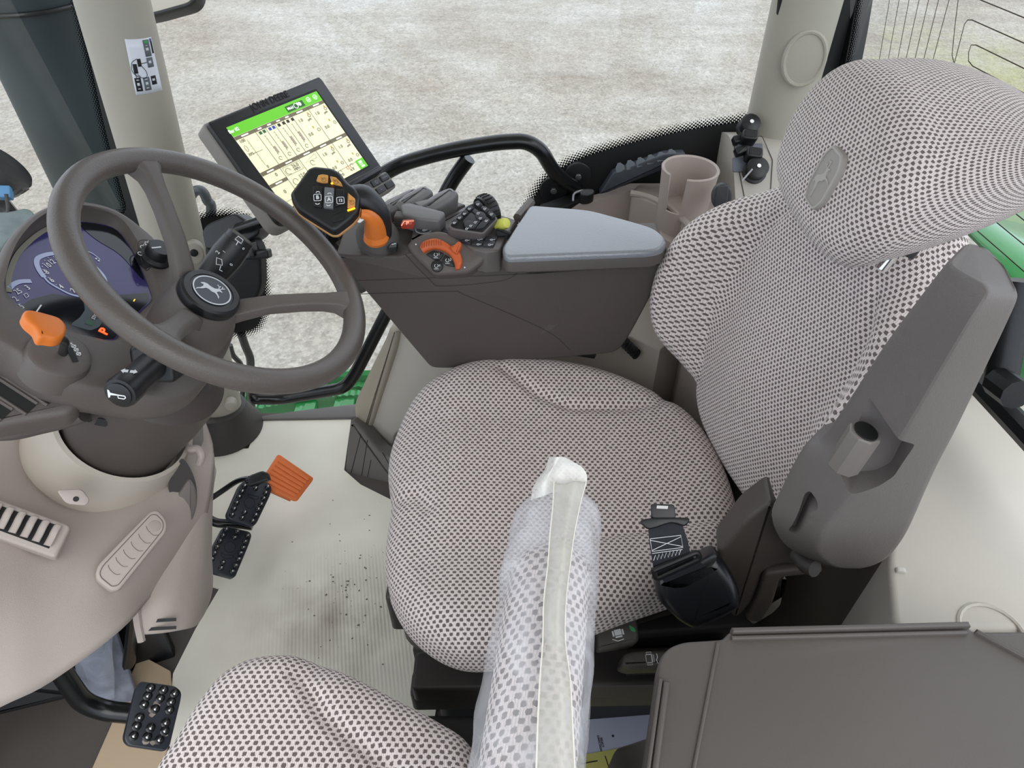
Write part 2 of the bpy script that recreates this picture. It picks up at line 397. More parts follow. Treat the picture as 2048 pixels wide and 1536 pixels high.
# exhaust stack
EXF = Fr((-1.23, 1.98, -.1), (1, 0, 0), (0, 0, 1))
exh = thing('exhaust_stack', 'tall dark green-black exhaust stack outside beyond the windscreen', 'exhaust', EXF.o)
lathe('pipe', EXF, [(.13, .25), (.142, .27), (.146, .32), (.146, 2.2), (.13, 2.22), (.06, 2.25)], EXM, exh, 48)
tube('clamp_strap', [EXF.w(.149 * math.cos(a / 24 * 2 * math.pi), .149 * math.sin(a / 24 * 2 * math.pi), .95) for a in range(24)], .006, BLKP, exh, 8, closed=True)
lathe('mounting_foot', EXF, [(.09, -.55), (.09, .26)], BLKP, exh, 32)

# work light outside left
wl_c = at(0, 345, 1.75)
WF = Fr(wl_c, (0, 1, .1), (.75, .35, .55))
wl = thing('work_light', 'ribbed black work light with a blue connector beyond the dashboard', 'light', wl_c)
lathe('lamp_housing', WF, [(.0, -.07), (.045, -.06), (.062, -.02), (.066, .02), (.060, .03), (.0, .032)], BLACK, wl, 40)
for k in range(7):
    a = -.05 + k * .0165; hh = math.sqrt(max(.0004, .0665 ** 2 - a * a)) * .98
    tube('cooling_rib', [WF.w(a, hh * math.cos(t), .01 + .05 * math.sin(t) * -1) for t in [i / 10 * math.pi for i in range(11)]], .0028, BLACK, wl, 6)
box('connector', Fr(at(4, 385, 1.72), (1, .1, 0), (.3, -.6, .6)), .04, .03, -.015, .012, mat('blue_connector', (70, 130, 175), .5), wl, label='blue plug')
tube('lamp_mast', [at(-10, 385, 1.80), V((-1.55, 1.25, .35)), V((-1.35, 1.15, -.10))], .014, BLKP, wl, 8)
tube('cable', [at(12, 388, 1.71), at(16, 415, 1.72), at(14, 440, 1.72), at(2, 455, 1.72), at(-20, 470, 1.74)], .004, BLACK, wl, 8)
hood = thing('lamp_bracket_cover', 'grey-green creased cover at the left edge behind the dashboard', 'cover', at(20, 440, 1.66))
tube('bracket_arm', [at(-14, 380, 1.80), at(10, 412, 1.76), at(26, 432, 1.74)], .018, BLKP, hood, 8)
HF = Fr(at(10, 450, 1.70), (1, .2, 0), (.3, -.3, .9))
prism('cover_sheet', HF, crs(HF.pxs([(-60, 440), (-20, 425), (22, 420), (50, 415), (66, 424), (58, 445), (20, 480), (-10, 510), (-60, 520)]), 5), -.03, .0, mat('cover_grey_green', (104, 116, 116), .35, var=.2, vscale=25), hood, .008)

# outside mirror
MF = Fr(at(340, 8, 1.75), (1, .0, 0), (-.1, -.75, .55))
mir = thing('side_mirror', 'beige-grey glass corner of a black-framed mirror beside the front pillar top', 'mirror', MF.o)
mo = fillet(MF.pxs([(250, -60), (400, -90), (393, 8), (300, 34), (250, 40)]), .03, 5)
prism('mirror_frame', MF, mo, -.04, 0, BLKP, mir, .008)
prism('mirror_glass', MF, inset(ccw(mo), .008), 0, .002, mat('mirror_glass', (190, 184, 170), .08), mir, .0005)

# green steps outside
stp = thing('boarding_step', 'green perforated steel step outside below the right window', 'step', oZ(610, 800, -.35))
SF = Fr(oZ(610, 800, -.35), (1, 0, 0), (0, 0, 1))
def stepz(name, pts, z): return crs(SF.pxs(pts, z), 6)
o1 = crs(SF.pxs([(484, 835), (486, 808), (505, 790), (560, 775), (640, 764), (740, 757), (800, 762), (820, 800), (780, 850), (640, 870), (520, 865)]), 8)
tube('step_rim', [SF.w(x, y) for x, y in o1], .018, GREEN, stp, 8, closed=True, flat=2.2, up0=(0, 0, 1))
for (a, b_) in (((520, 795), (815, 772)), ((512, 815), (815, 788))):
    A = V(SF.px(*a)); B = V(SF.px(*b_)); n_ = 44; top = []
    for k in range(n_ + 1):
        q = A.lerp(B, k / n_); bow = .03 * math.sin(k / n_ * math.pi); top.append((q.x, q.y + bow))
    vs_, fs = [], []
    for k, (x, y) in enumerate(top):
        z = .006 if k % 2 else 0
        vs_ += [SF.w(x, y - .012, -.05), SF.w(x, y - .012, z), SF.w(x, y + .012, z), SF.w(x, y + .012, -.05)]
    for k in range(n_):
        i = 4 * k
        for j in range(4): fs.append((i + j, i + (j + 1) % 4, i + 4 + (j + 1) % 4, i + 4 + j))
    mk('tread_bar', vs_, fs, GREEN, stp, smooth=20)
for a in ((612, 800), (690, 790)):
    F_ = SF.sub(*SF.px(*a)); box('step_rib', F_, .07, .30, -.045, -.008, GREEN, stp, .004)

# outside handrails beyond the front pillar
hr = thing('outside_handrail', 'dark looped handrail outside beside the front pillar', 'handrail', oY(400, 430, 1.62))
tube('rail', crs([V((-1.02, 1.62, -.34)), V((-1.0, 1.62, .1)), oY(380, 470, 1.62), oY(379, 410, 1.62), oY(386, 386, 1.62), oY(402, 381, 1.62), oY(414, 400, 1.62), oY(421, 440, 1.62), V((-.93, 1.62, .1)), V((-.93, 1.62, -.34))], 6, False), .0125, mat('rail_grey', (66, 72, 74), .3), hr)
hr2 = thing('outside_handrail', 'thin dark vertical handrail seen below the steering wheel through the window', 'handrail', oY(500, 740, 1.55))
tube('rail', crs([oY(470, 600, 1.55), oY(478, 650, 1.55), oY(490, 690, 1.55), oY(500, 715, 1.55), oY(501, 740, 1.55), oY(498, 770, 1.55), V((-.86, 1.62, -.34))], 6, False), .0115, BLKP, hr2)
tube('rail', crs([oY(460, 690, 1.6), oY(466, 710, 1.6), oY(482, 730, 1.6), oY(486, 760, 1.6), oY(484, 800, 1.6)], 6, False), .008, BLKP, hr2)

# rear fender, green
fen = thing('rear_fender', 'glossy green rear fender seen through the rear window behind the headrest', 'fender', (1.0, 1.2, .3))
rows = []
for i in range(25):
    a = R_(118 - i * 4.4); rr = 1.12; row = []
    for (y, dr) in ((1.64, -.10), (1.63, -.02), (1.60, 0), (1.45, .012), (1.25, .02), (1.12, .035), (1.08, .06), (.95, .065), (.80, .06)):
        row.append(V((.6 + (rr + dr) * math.cos(a), y, -.42 + (rr + dr) * math.sin(a))))
    rows.append(row)
rows = [r for r in rows if r[0].x > .70]
vs_ = [p for r in rows for p in r]; m_ = 9
fs = [(i * m_ + j, i * m_ + j + 1, (i + 1) * m_ + j + 1, (i + 1) * m_ + j) for i in range(len(rows) - 1) for j in range(m_ - 1)]
o = mk('fender_shell', vs_, fs, GREEN, fen, 50); s_ = o.modifiers.new('s', 'SOLIDIFY'); s_.thickness = .008; s_.offset = -1

# ================================================================== CAB STRUCTURE
fl = thing('floor', 'dark brown-grey rubber cab floor under the cardboard', 'floor', (-.4, .6, 0)); fl['kind'] = 'structure'
FF = Fr((0, 0, 0), (1, 0, 0), (0, 0, 1))
prism('floor_slab', FF, [(-1.02, -.05), (.70, -.05), (.70, 1.28), (-.10, 1.30), (-.38, 1.335), (-.80, 1.335), (-1.02, 1.25)], -.06, 0, FLOORM, fl, .004)
SILL = mat('sill_grey', (104, 100, 97), .55, grain=.3)
prism('door_sill', Fr((0, 0, 0), (1, 0, 0), (0, 0, 1)), FF.pxs([(498, 850), (520, 838), (600, 826), (720, 812), (730, 838), (700, 842), (522, 845), (505, 870)]), -.03, .012, SILL, fl, .005)
# walls hidden behind consoles, so the cab is closed from other viewpoints
GP = V((0, 1.34, 0)); GN = V((0, -1, .13)).normalized()      # right glass plane, slightly inclined
WIN = Fr(GP, (1, 0, 0), GN)
def wpx(x, y, off=0): return onp(x, y, GP + GN * off, GN)
w1 = thing('window_1', 'large right side window with a black dotted ceramic border', 'window', (0, 1.4, .5)); w1['kind'] = 'structure'
gl = [(-.78, -.02), (.52, -.02 + .0), (.56, .6), (.56, 1.55), (-.74, 1.55)]
prism('glass_pane', WIN, [(a, b) for a, b in gl], -.006, 0, GLASS, w1, 0)
def ribbon(name, inner, away, wd, parent, F, z=.0012, mat_=FRIT, flip=1):
    P = [V(p) for p in inner]; vs_, uv, fs = [], [], []; s = 0
    for i, p in enumerate(P):
        a = P[max(0, i - 1)]; c = P[min(len(P) - 1, i + 1)]; d = (c - a).normalized(); q = V((-d.y, d.x)) * flip
        if i: s += (P[i] - P[i - 1]).length
        vs_ += [F.w(p.x, p.y, z), F.w(p.x + q.x * wd, p.y + q.y * wd, z)]; uv += [(s, 0), (s, 1)]
    for i in range(len(P) - 1): fs.append((2 * i, 2 * i + 1, 2 * i + 3, 2 * i + 2))
    return mk(name, vs_, fs, mat_, parent, 0, uv)
# rear lower border
inn = crs(WIN.pxs([(1022, 500), (1046, 440), (1066, 400), (1095, 358), (1150, 322), (1220, 298), (1300, 277), (1400, 256), (1480, 243), (1525, 228), (1550, 190), (1562, 100), (1580, -30)]), 5, False)
out = WIN.pxs([(1700, -30), (1700, 300), (1620, 520), (1400, 640), (1100, 640), (1000, 600)])
prism('black_border', WIN, inn + out, .0002, .001, BLK2, w1, 0)
ribbon('dotted_edge', inn, None, .022, w1, WIN, flip=1)
# front lower border beside the front pillar
inn2 = crs(WIN.pxs([(375, 452), (400, 438), (432, 432), (462, 430), (490, 438), (508, 462), (520, 500), (527, 545), (530, 600), (520, 640), (500, 660), (440, 668)]), 5, False)
prism('black_border', WIN, inn2 + WIN.pxs([(360, 668), (340, 560)]), .0002, .001, BLK2, w1, 0)
ribbon('dotted_edge', inn2, None, .020, w1, WIN, flip=1)
tube('rubber_seal', fillet([wpx(492, 868, .004), wpx(560, 845, .004), wpx(722, 822, .004)], .02, 4, False), .008, BLACK, w1, 8)

# windscreen (towards the tractor's nose = image left)
WSN = V((1, -.16, .10)).normalized(); WSP = V((-.80, 1.33, .4))
WS = Fr(WSP, (0, 1, 0), WSN)
w2 = thing('window_2', 'windscreen beside the front pillar with a dotted black edge', 'window', WSP); w2['kind'] = 'structure'
prism('glass_pane', WS, [(.0, -.1), (.0, 1.2), (-1.35, 1.2), (-1.35, -.1)], -.006, 0, GLASS, w2, 0)
iw = WS.pxs([(222, 455), (250, 420), (243, 385), (225, 320), (205, 240), (185, 150), (160, 40), (140, -50)])
iw = crs(iw, 6, False)
prism('black_border', WS, iw + WS.pxs([(220, -50), (300, 200), (330, 460)]), .0002, .001, BLK2, w2, 0)
ribbon('dotted_edge', iw, None, .022, w2, WS, flip=1)

# pillars
def pillar(name, A, B, ra, rb, label, mt, n=40):
    t = thing(name, label, 'pillar', A); t['kind'] = 'structure'
    d = (B - A).normalized(); F_ = Fr(A, (1, 0, 0), d); L = (B - A).length; loops = []
    for k in range(21):
        q = k / 20; r1 = ra + (rb - ra) * q
        loops.append([F_.w(r1 * math.cos(a) * 1.0, r1 * .85 * math.sin(a), L * q) for a in [2 * math.pi * j / n for j in range(n)]])
    loft('pillar_cover', loops, mt, t); return t, F_, L
A1 = V((-.757, 1.27, .03)); A2 = V((-.66, 1.40, 1.62))
p1, PF1, PL1 = pillar('trim_1', A1, A2, .058, .066, 'olive-beige front pillar with a control sticker on it', PILM)
base = lathe('pillar_boot', Fr(V((-.757, 1.268, 0)), (1, 0, 0), (0.05, 0.06, 1)), [(.098, 0), (.098, .015), (.075, .06), (.066, .085), (.058, .09)], DGREY, p1, 40)
cF = lambda x, y: onp(x, y, A1 + V((0, -.06, 0)), V((0.1, -1, .08)).normalized())
def disc_on(name, x, y, Yv, r, N, mt, parent, th=.008, ry=None, bev=.003):
    F_ = Fr(oY(x, y, Yv), (1, 0, 0), N); return prism(name, F_, circ(r, 32, ry=ry), -.02, th, mt, parent, bev)
disc_on('screw_cap', 461, 812, 1.218, .014, (.25, -1, .12), PILM, p1, .004)
disc_on('screw_boss', 388, 506, 1.262, .020, (.35, -1, .2), PILM, p1, .004, ry=.024)
disc_on('screw', 388, 506, 1.258, .008, (.35, -1, .2), BLK2, p1, .003)
A3 = V((.545, 1.42, .70)); A4 = V((.535, 1.42, 1.62))
p3, PF3, PL3 = pillar('trim_2', V((.545, 1.42, .735)), A4, .062, .066, 'grey-beige rear right pillar behind the headrest', PILM)
lathe('pillar_collar', Fr((.545, 1.42, .60), (1, 0, 0), (0, 0, 1)), [(.085, 0), (.078, .08), (.070, .14), (.064, .145)], BEIGE, p3, 40)
F_ = Fr(oY(1609, 118, 1.362), (1, 0, 0), (-.15, -1, .1))
tube('round_cap', [F_.w(*p) for p in circ(.036, 28, ry=.046)], .0045, PILM, p3, 8, closed=True)
prism('cap_face', F_, circ(.034, 32, ry=.044), -.02, .0015, PILM, p3, .001)
tube('door_seal', [oY(1566, -40, 1.40), oY(1556, 60, 1.40), oY(1538, 235, 1.40)], .006, BLK2, p3, 8)

# roof lining over the cab
rl = thing('ceiling', 'beige roof lining above the cab', 'ceiling', (-.2, .7, 1.66)); rl['kind'] = 'structure'
prism('roof_panel', Fr((0, 0, 1.66), (1, 0, 0), (0, 0, 1)), fillet([(-1.0, -.05), (.72, -.05), (.72, 1.50), (-1.0, 1.50)], .08, 4), 0, .10, mat('roof_lining', (226, 222, 214), .8), rl, .02)

# rear window
w3 = thing('window_3', 'rear window crossed by thin heater wires above the green fender', 'window', (.66, .9, .9)); w3['kind'] = 'structure'
RW = Fr((.662, .9, .69), (0, -1, 0), (-1, 0, 0))
prism('glass_pane', RW, [(-.53, .0), (.80, 0), (.80, .95), (-.53, .95)], -.006, 0, GLASS, w3, 0)
prism('window_frame', RW, fillet([RW.px(1676, -60), RW.px(1734, -60), RW.px(1715, 60), RW.px(1700, 140), RW.px(1640, 200)], 0), -.02, .012, BLKP, w3, .004)
iw = RW.pxs([(1743, -60), (1728, 10), (1716, 80), (1700, 160), (1680, 250)])
ribbon('dotted_edge', iw, None, .030, w3, RW, z=.014, flip=1)
mbh = MB()
for (x0, x1) in ((1780, 1762), (1799, 1780), (1819, 1799), (1839, 1816), (1858, 1834), (1878, 1852), (1899, 1871)):
    a = RW.px(x0, 0); b_ = RW.px(x1, 104); d = (b_[0] - a[0], b_[1] - a[1]); mbh.line(RW, [(a[0] - d[0] * .5, a[1] - d[1] * .5), (b_[0] + d[0] * 1.5, b_[1] + d[1] * 1.5)], .0014, .0005)
for L in ([(1921, -30), (1911, 50), (1905, 110), (1911, 135), (1913, 143)], [(2080, 100), (1945, 40), (1936, 40), (1930, 48), (1910, 125), (1913, 143), (2080, 230)],
          [(2080, 152), (1953, 90), (1943, 90), (1938, 105), (1938, 122), (1946, 132), (2080, 203)], [(1950, -5), (2080, 48)],
          [(2000, 355), (2080, 410)], [(1950, 362), (2080, 465)], [(1915, 380), (2080, 515)], [(1885, 400), (2080, 570)], [(1868, 425), (2080, 620)], [(1850, 450), (2080, 680)]):
    mbh.line(RW, RW.pxs(L), .0014, .0005)
mbh.build('heater_wires', mat('heater_wire', (70, 55, 40), .6), w3)
# lower frame of the rear window and hinge post
rf = [RW.px(1960, 770), RW.px(1990, 770), RW.px(2048, 848), RW.px(2120, 930), RW.px(2120, 985), RW.px(2040, 880), RW.px(1958, 778)]
tube('lower_frame', [oX(1955, 764, .655), oX(2048, 862, .655), oX(2140, 960, .655)], .016, BLACK, w3, 8)
tube('hinge_post', [oX(2040, 560, .64), oX(2022, 640, .64), oX(2000, 765, .64)], .020, BLACK, w3, 12)
tube('hinge_knuckle', [oX(1996, 762, .63), oX(2034, 790, .63)], .020, BLACK, w3, 10)

# beige rear shelf under the window
sh = thing('rear_shelf', 'smooth light beige shelf below the rear window at the right edge', 'shelf', (.6, .5, .4)); sh['kind'] = 'structure'
SHF = Fr((0, 0, .60), (1, 0, 0), (0, 0, 1))
prism('shelf_top', SHF, fillet(SHF.pxs([(1790, 1262), (1778, 1130), (1790, 1000), (1850, 880), (1955, 772), (1990, 775), (2060, 870), (2140, 1000), (2240, 1262)]), .02, 4), -.52, 0, SHELF, sh, .008, 3)
tube('recess_rim', [SHF.w(*(SHF.px(1985, 1265)[0] + .035 * math.cos(a), SHF.px(1985, 1265)[1] + .035 * math.sin(a))) for a in [k / 24 * 2 * math.pi for k in range(24)]], .003, SHELF, sh, 6, closed=True)
strip = prism('trim_strip', Fr(oZ(1778, 1180, .56), (1, 0, 0), (-.2, -1, .1)), rect(.012, .11, 0, -.01, .004), 0, .006, mat('strip_pale', (200, 196, 188), .5), sh, .002)
# lining between shelf and seat (dark recess wall)
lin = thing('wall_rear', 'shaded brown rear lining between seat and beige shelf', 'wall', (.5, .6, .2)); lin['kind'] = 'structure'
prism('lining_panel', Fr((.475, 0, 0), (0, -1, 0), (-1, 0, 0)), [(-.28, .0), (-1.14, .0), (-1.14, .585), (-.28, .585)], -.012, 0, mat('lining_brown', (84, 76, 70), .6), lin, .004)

# right front fender lining
rfw = thing('wall_right', 'beige wheel arch lining behind the seat by the right window', 'wall', (-.25, 1.2, .1)); rfw['kind'] = 'structure'
Pa = Fr(V((-.3, 1.19, .1)), (1, .12, 0), (-.25, -1, .10))
prism('front_trim', Pa, fillet(Pa.pxs([(779, 655), (800, 660), (793, 700), (742, 857), (732, 868), (722, 858), (709, 840), (706, 812), (742, 736), (768, 684)]), .02, 4), -.10, 0, mat('trim_olive', (170, 162, 146), .5, grain=.3), rfw, .012)
Pb = Pa.up(-.012)
prism('arch_panel', Pb, fillet(Pb.pxs([(796, 650), (1000, 640), (1000, 760), (880, 790), (790, 870), (782, 905), (762, 903), (742, 882), (738, 862)]), .012, 4), -.12, 0, SHELF, rfw, .006)
kick = Fr(V((-.30, 1.12, .05)), (1, .25, 0), (-.3, -1, .55))
prism('kick_panel', kick, fillet(kick.pxs([(700, 838), (730, 866), (740, 880), (762, 905), (800, 920), (860, 1000), (840, 1040), (790, 1010), (730, 980), (688, 946)]), .01, 3), -.05, 0, SILL, rfw, .01)
mbk = MB()
for L in ([(722, 868), (700, 955)], [(735, 880), (722, 960), (745, 985)], [(742, 920), (735, 955), (770, 990), (790, 1003)], [(765, 905), (790, 950), (830, 990)]): mbk.line(kick, kick.pxs(L), .0018, .0)
mbk.build('mat_groove', BLK2, rfw)

# floor cardboard
cb = prism('cardboard_mat', Fr((0, 0, .001), (1, 0, 0), (0, 0, 1)), FF.pxs([(405, 903), (498, 900), (522, 843), (703, 841), (689, 943), (722, 972), (790, 1006), (860, 1050), (900, 1250), (850, 1560), (640, 1700), (395, 1620), (335, 1480), (348, 1350), (392, 1262), (440, 1180), (300, 1140), (320, 960)]), 0, .005, CARD, None, 0)
def card_mat():
    m = D.materials.new('corrugated_card'); m.use_nodes = True; n = m.node_tree.nodes; l = m.node_tree.links; b = n['Principled BSDF']; b.inputs['Roughness'].default_value = .85
    t = n.new('ShaderNodeTexCoord')
    q = n.new('ShaderNodeTexNoise'); q.inputs['Scale'].default_value = 3.2; q.inputs['Detail'].default_value = 5; l.new(t.outputs['Object'], q.inputs['Vector'])
    r = n.new('ShaderNodeValToRGB'); r.color_ramp.elements[0].position = .35; r.color_ramp.elements[0].color = sl((228, 222, 206)); r.color_ramp.elements[1].position = .65; r.color_ramp.elements[1].color = sl((243, 240, 226)); l.new(q.outputs[0], r.inputs[0])
    # grime patch where feet rest
    sx = n.new('ShaderNodeSeparateXYZ'); l.new(t.outputs['Object'], sx.inputs[0]); M = lambda *a: math_(n, l, *a)
    d = M('SQRT', M('ADD', M('POWER', M('DIVIDE', M('ADD', sx.outputs[0], .36), .22), 2.0), M('POWER', M('DIVIDE', M('SUBTRACT', sx.outputs[1], .72), .17), 2.0)))
    n3 = n.new('ShaderNodeTexNoise'); n3.inputs['Scale'].default_value = 14; n3.inputs['Detail'].default_value = 8; l.new(t.outputs['Object'], n3.inputs['Vector'])
    f = M('MULTIPLY', M('SUBTRACT', 1.25, d), M('MULTIPLY', n3.outputs[0], 1.1)); c = n.new('ShaderNodeClamp'); l.new(f, c.inputs[0])
    x = n.new('ShaderNodeMixRGB'); l.new(c.outputs[0], x.inputs[0]); l.new(r.outputs[0], x.inputs[1]); x.inputs[2].default_value = sl((158, 148, 136)); 
    wv = n.new('ShaderNodeTexWave'); wv.inputs['Scale'].default_value = 42; wv.inputs['Distortion'].default_value = .6; mp = n.new('ShaderNodeMapping'); mp.inputs['Rotation'].default_value = (0, 0, R_(-12)); l.new(t.outputs['Object'], mp.inputs[0]); l.new(mp.outputs[0], wv.inputs['Vector'])
    l.new(x.outputs[0], b.inputs['Base Color'])
    hm = M('MULTIPLY', wv.outputs['Fac'], c.outputs[0])
    bp = n.new('ShaderNodeBump'); bp.inputs['Strength'].default_value = .6; bp.inputs['Distance'].default_value = .003; l.new(hm, bp.inputs['Height']); l.new(bp.outputs[0], b.inputs['Normal'])
    return m
cb.data.materials[0] = card_mat()
tag(cb, 'large pale cardboard sheet protecting the cab floor, dirty by the seat', 'cardboard')
cb2 = prism('cardboard_strip', Fr((0, 0, .006), (1, 0, 0), (0, 0, 1)), FF.pxs([(283, 1314), (344, 1347), (350, 1440), (330, 1540), (300, 1660), (140, 1660), (190, 1540), (238, 1430)]), 0, .005, CARDB, None, 0)
tag(cb2, 'narrow brown cardboard strip under the left foot pedal', 'cardboard')

# ================================================================== STEERING WHEEL
WN = V((.634, .03, .773)).normalized()
WC = V((-.3656, .763, .847))
W = Fr(WC, (0, 1, 0), WN)                      # ex = to the tractor's right, ey = up/forward
sw = thing('steering_wheel', 'brown-grey three-spoke steering wheel with a leaping deer hub cap', 'steering wheel', WC)
RR, RT = .1845, .0160
NP, MP = 96, 20; vs_, fs = [], []
for i in range(NP):
    a = 2 * math.pi * i / NP
    for j in range(MP):
        b_ = 2 * math.pi * j / MP
        rr = RT * (1 - .12 * max(0, math.sin(b_ * 1.0)) * 0)
        vs_.append(W.w((RR + rr * math.cos(b_)) * math.cos(a), (RR + rr * math.cos(b_)) * math.sin(a), rr * .95 * math.sin(b_)))
for i in range(NP):
    for j in range(MP):
        fs.append((i * MP + j, ((i + 1) % NP) * MP + j, ((i + 1) % NP) * MP + (j + 1) % MP, i * MP + (j + 1) % MP))
rimo = mk('rim', vs_, fs, RIMM, sw, 80)
def spoke(px_, py_, name='spoke'):
    a, b_ = W.px(px_, py_); L = math.hypot(a, b_); d = V((a / L, b_ / L)); q = V((-d.y, d.x)); loops = []
    for t, hw, th, z in ((.030, .019, .012, -.084), (.050, .0170, .010, -.066), (.080, .0145, .009, -.042), (.120, .0135, .009, -.021), (.145, .0140, .009, -.010), (.160, .0165, .010, -.004), (.172, .024, .011, -.001), (.184, .040, .008, 0)):
        P = fillet([(-hw, -th), (hw, -th), (hw * .8, th * .7), (hw * .45, th), (-hw * .45, th), (-hw * .8, th * .7)], .002, 3)
        loops.append([W.w(d.x * t + q.x * x, d.y * t + q.y * x, z + y) for x, y in P])
    loft(name, loops, BROWN, sw, smooth=40)
for p in ((292, 332), (712, 610), (330, 672)): spoke(*p)
lathe('hub', W, [(.030, -.175), (.052, -.165), (.052, -.11), (.047, -.085), (.043, -.070), (.041, -.064), (.030, -.064)], BROWN, sw, 48)
hub = lathe('hub_cap', W, [(.030, -.068), (.039, -.066), (.0405, -.058), (.039, -.052), (.036, -.0495), (.029, -.049), (.0285, -.050), (.0, -.050)], BLACK, sw, 56)
em = lathe('emblem_disc', W, [(.0255, -.0505), (.0255, -.0488), (.0, -.0486)], EMBD, sw, 48)
mb = MB(); mb.circle(W, 0, 0, .0245, .0018, -.0487, 48); deer(mb, W, -.0, .001, .0160, R_(-95), -.0486); mb.build('emblem', EMBL, em, label='silver leaping deer in a ring')

# ================================================================== INSTRUMENT HOUSING
GO = WC - WN * .14
G = Fr(GO, (0, 1, 0), WN)
dash = thing('instrument_housing', 'brown-grey steering column housing with round instrument cluster', 'dashboard', GO)
def ang_resample(P, c, n=120):
    """closed outline re-read at n equal angles about c"""
    out = []
    for k in range(n):
        a = 2 * math.pi * k / n; d = V((math.cos(a), math.sin(a))); best = 0
        for i in range(len(P)):
            p = V(P[i - 1]) - V(c); q = V(P[i]) - V(c); e = q - p; den = d.x * e.y - d.y * e.x
            if abs(den) < 1e-12: continue
            t = (p.x * e.y - p.y * e.x) / den; s = (p.x * d.y - p.y * d.x) / den
            if 0 <= s <= 1 and t > best: best = t
        out.append((c[0] + d.x * best, c[1] + d.y * best))
    return out
face_px = [(12, 600), (12, 555), (30, 508), (70, 468), (108, 449), (165, 444), (225, 455), (256, 488), (280, 535), (299, 582), (300, 600), (280, 622), (247, 655), (228, 678), (205, 681), (160, 669), (100, 650), (50, 632), (28, 622)]
shell_px = [(-40, 640), (-22, 570), (4, 500), (50, 446), (105, 420), (170, 412), (235, 424), (300, 462), (350, 520), (400, 560), (455, 600), (476, 640), (462, 690), (428, 745), (385, 788), (320, 800), (240, 785), (170, 775), (112, 760), (65, 735), (22, 705), (-20, 688)]
gc = G.px(160, 570)
def gl_(P, z, n=120, c=None): return ang_resample(crs(G.pxs(P, z), 5), c or gc, n)
def ring3(P, z): return [G.w(x, y, z) for x, y in P]
sh0 = gl_(shell_px, .0); fc0 = gl_(face_px, -.012)
def blend(A, B, t): return [(a[0] + (b[0] - a[0]) * t, a[1] + (b[1] - a[1]) * t) for a, b in zip(A, B)]
shin = inset(ccw(sh0), .012)
hood = lambda P, z: [G.w(x, y, z + .016 * max(0, min(1, (y - gc[1]) / .09 + .2))) for x, y in P]
fco = inset(ccw(fc0), -.006)
shell = loft('housing_shell', [ring3(inset(ccw(sh0), .060), -.13), ring3(inset(ccw(sh0), .035), -.095), ring3(inset(ccw(sh0), .008), -.055), ring3(sh0, -.035), hood(sh0, -.012), hood(inset(ccw(sh0), .0022), -.004), hood(inset(ccw(sh0), .007), 0),
    hood(blend(shin, fco, .2), .0015), hood(blend(shin, fco, .9), .0), hood(fco, -.003), ring3(inset(ccw(fc0), -.002), -.012), ring3(inset(ccw(fc0), .004), -.020)], BROWN, dash, (1, 1), smooth=50)
GF = G.up(-.0125)
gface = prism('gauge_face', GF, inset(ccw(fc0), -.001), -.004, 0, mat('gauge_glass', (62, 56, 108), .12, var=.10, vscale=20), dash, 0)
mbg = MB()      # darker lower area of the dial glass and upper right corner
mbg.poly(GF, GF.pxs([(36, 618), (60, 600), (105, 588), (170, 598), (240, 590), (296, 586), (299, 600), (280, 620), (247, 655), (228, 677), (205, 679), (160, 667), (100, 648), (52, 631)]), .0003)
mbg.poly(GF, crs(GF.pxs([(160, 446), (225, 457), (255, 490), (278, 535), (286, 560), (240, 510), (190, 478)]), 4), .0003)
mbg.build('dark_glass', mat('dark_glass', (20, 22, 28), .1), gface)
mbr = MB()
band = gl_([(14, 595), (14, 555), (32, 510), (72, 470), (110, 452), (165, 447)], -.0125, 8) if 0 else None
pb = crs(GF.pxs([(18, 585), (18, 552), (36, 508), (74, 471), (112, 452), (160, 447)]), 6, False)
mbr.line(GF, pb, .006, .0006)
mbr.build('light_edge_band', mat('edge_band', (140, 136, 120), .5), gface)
PR = mat('gauge_print', (165, 175, 205), .5, emit=.15)
dial = MB(); T1 = GF.px(148, 556)
def dial_arc(mbx, c, rx, px_list, w_): mbx.line(GF, crs(GF.pxs(px_list), 6, False), w_, .0006)
dial_arc(dial, None, 0, [(185, 597), (165, 595), (140, 589), (118, 578), (98, 566), (88, 555)], .0022)
dial_arc(dial, None, 0, [(88, 555), (78, 541), (73, 528), (75, 518), (86, 512), (104, 508), (122, 509)], .006)
dial_arc(dial, None, 0, [(180, 528), (195, 540), (207, 555), (210, 566)], .006)
dial_arc(dial, None, 0, [(19, 577), (26, 570), (40, 564), (62, 563)], .006)
dial_arc(dial, None, 0, [(168, 501), (185, 508), (200, 520)], .0012)
dial.build('dial_scale', PR, gface)
dt = MB()
for tx, x, y, rt in (('2', 146, 582, 60), ('4', 122, 574, 50), ('6', 103, 561, 40), ('8', 93, 545, 40), ('10', 95, 532, 35), ('12', 103, 525, 35), ('15', 119, 523, 35), ('3', 55, 576, 40), ('25', 36, 584, 30), ('2', 31, 599, 30), ('15', 40, 615, 30)):
    a, b_ = GF.px(x, y); dt.text(GF, tx, a, b_, .0105, .0006, R_(-20), sx=.8, bold=.01)
for (a, b_) in (((70, 628), (82, 611)),): dt.line(GF, GF.pxs([a, b_]), .0016, .0009)
dt.circle(GF, *GF.px(192, 518), .0014, 0, .0006); dt.circle(GF, *GF.px(197, 522), .0014, 0, .0006)
dt.line(GF, GF.pxs([(47, 590), (52, 597), (57, 593), (53, 587)]), .0008, .0006, closed=True)
dt.rect(GF, *GF.px(60, 601), *GF.px(66, 594), .0006)
for k in range(14):
    a = k / 13; q = crs([(178, 590), (140, 582), (112, 570), (96, 556), (86, 540), (85, 528), (96, 516), (116, 514)], 2, False)[k]; dt.circle(GF, *GF.px(*q), .0006, 0, .0006, n=8)
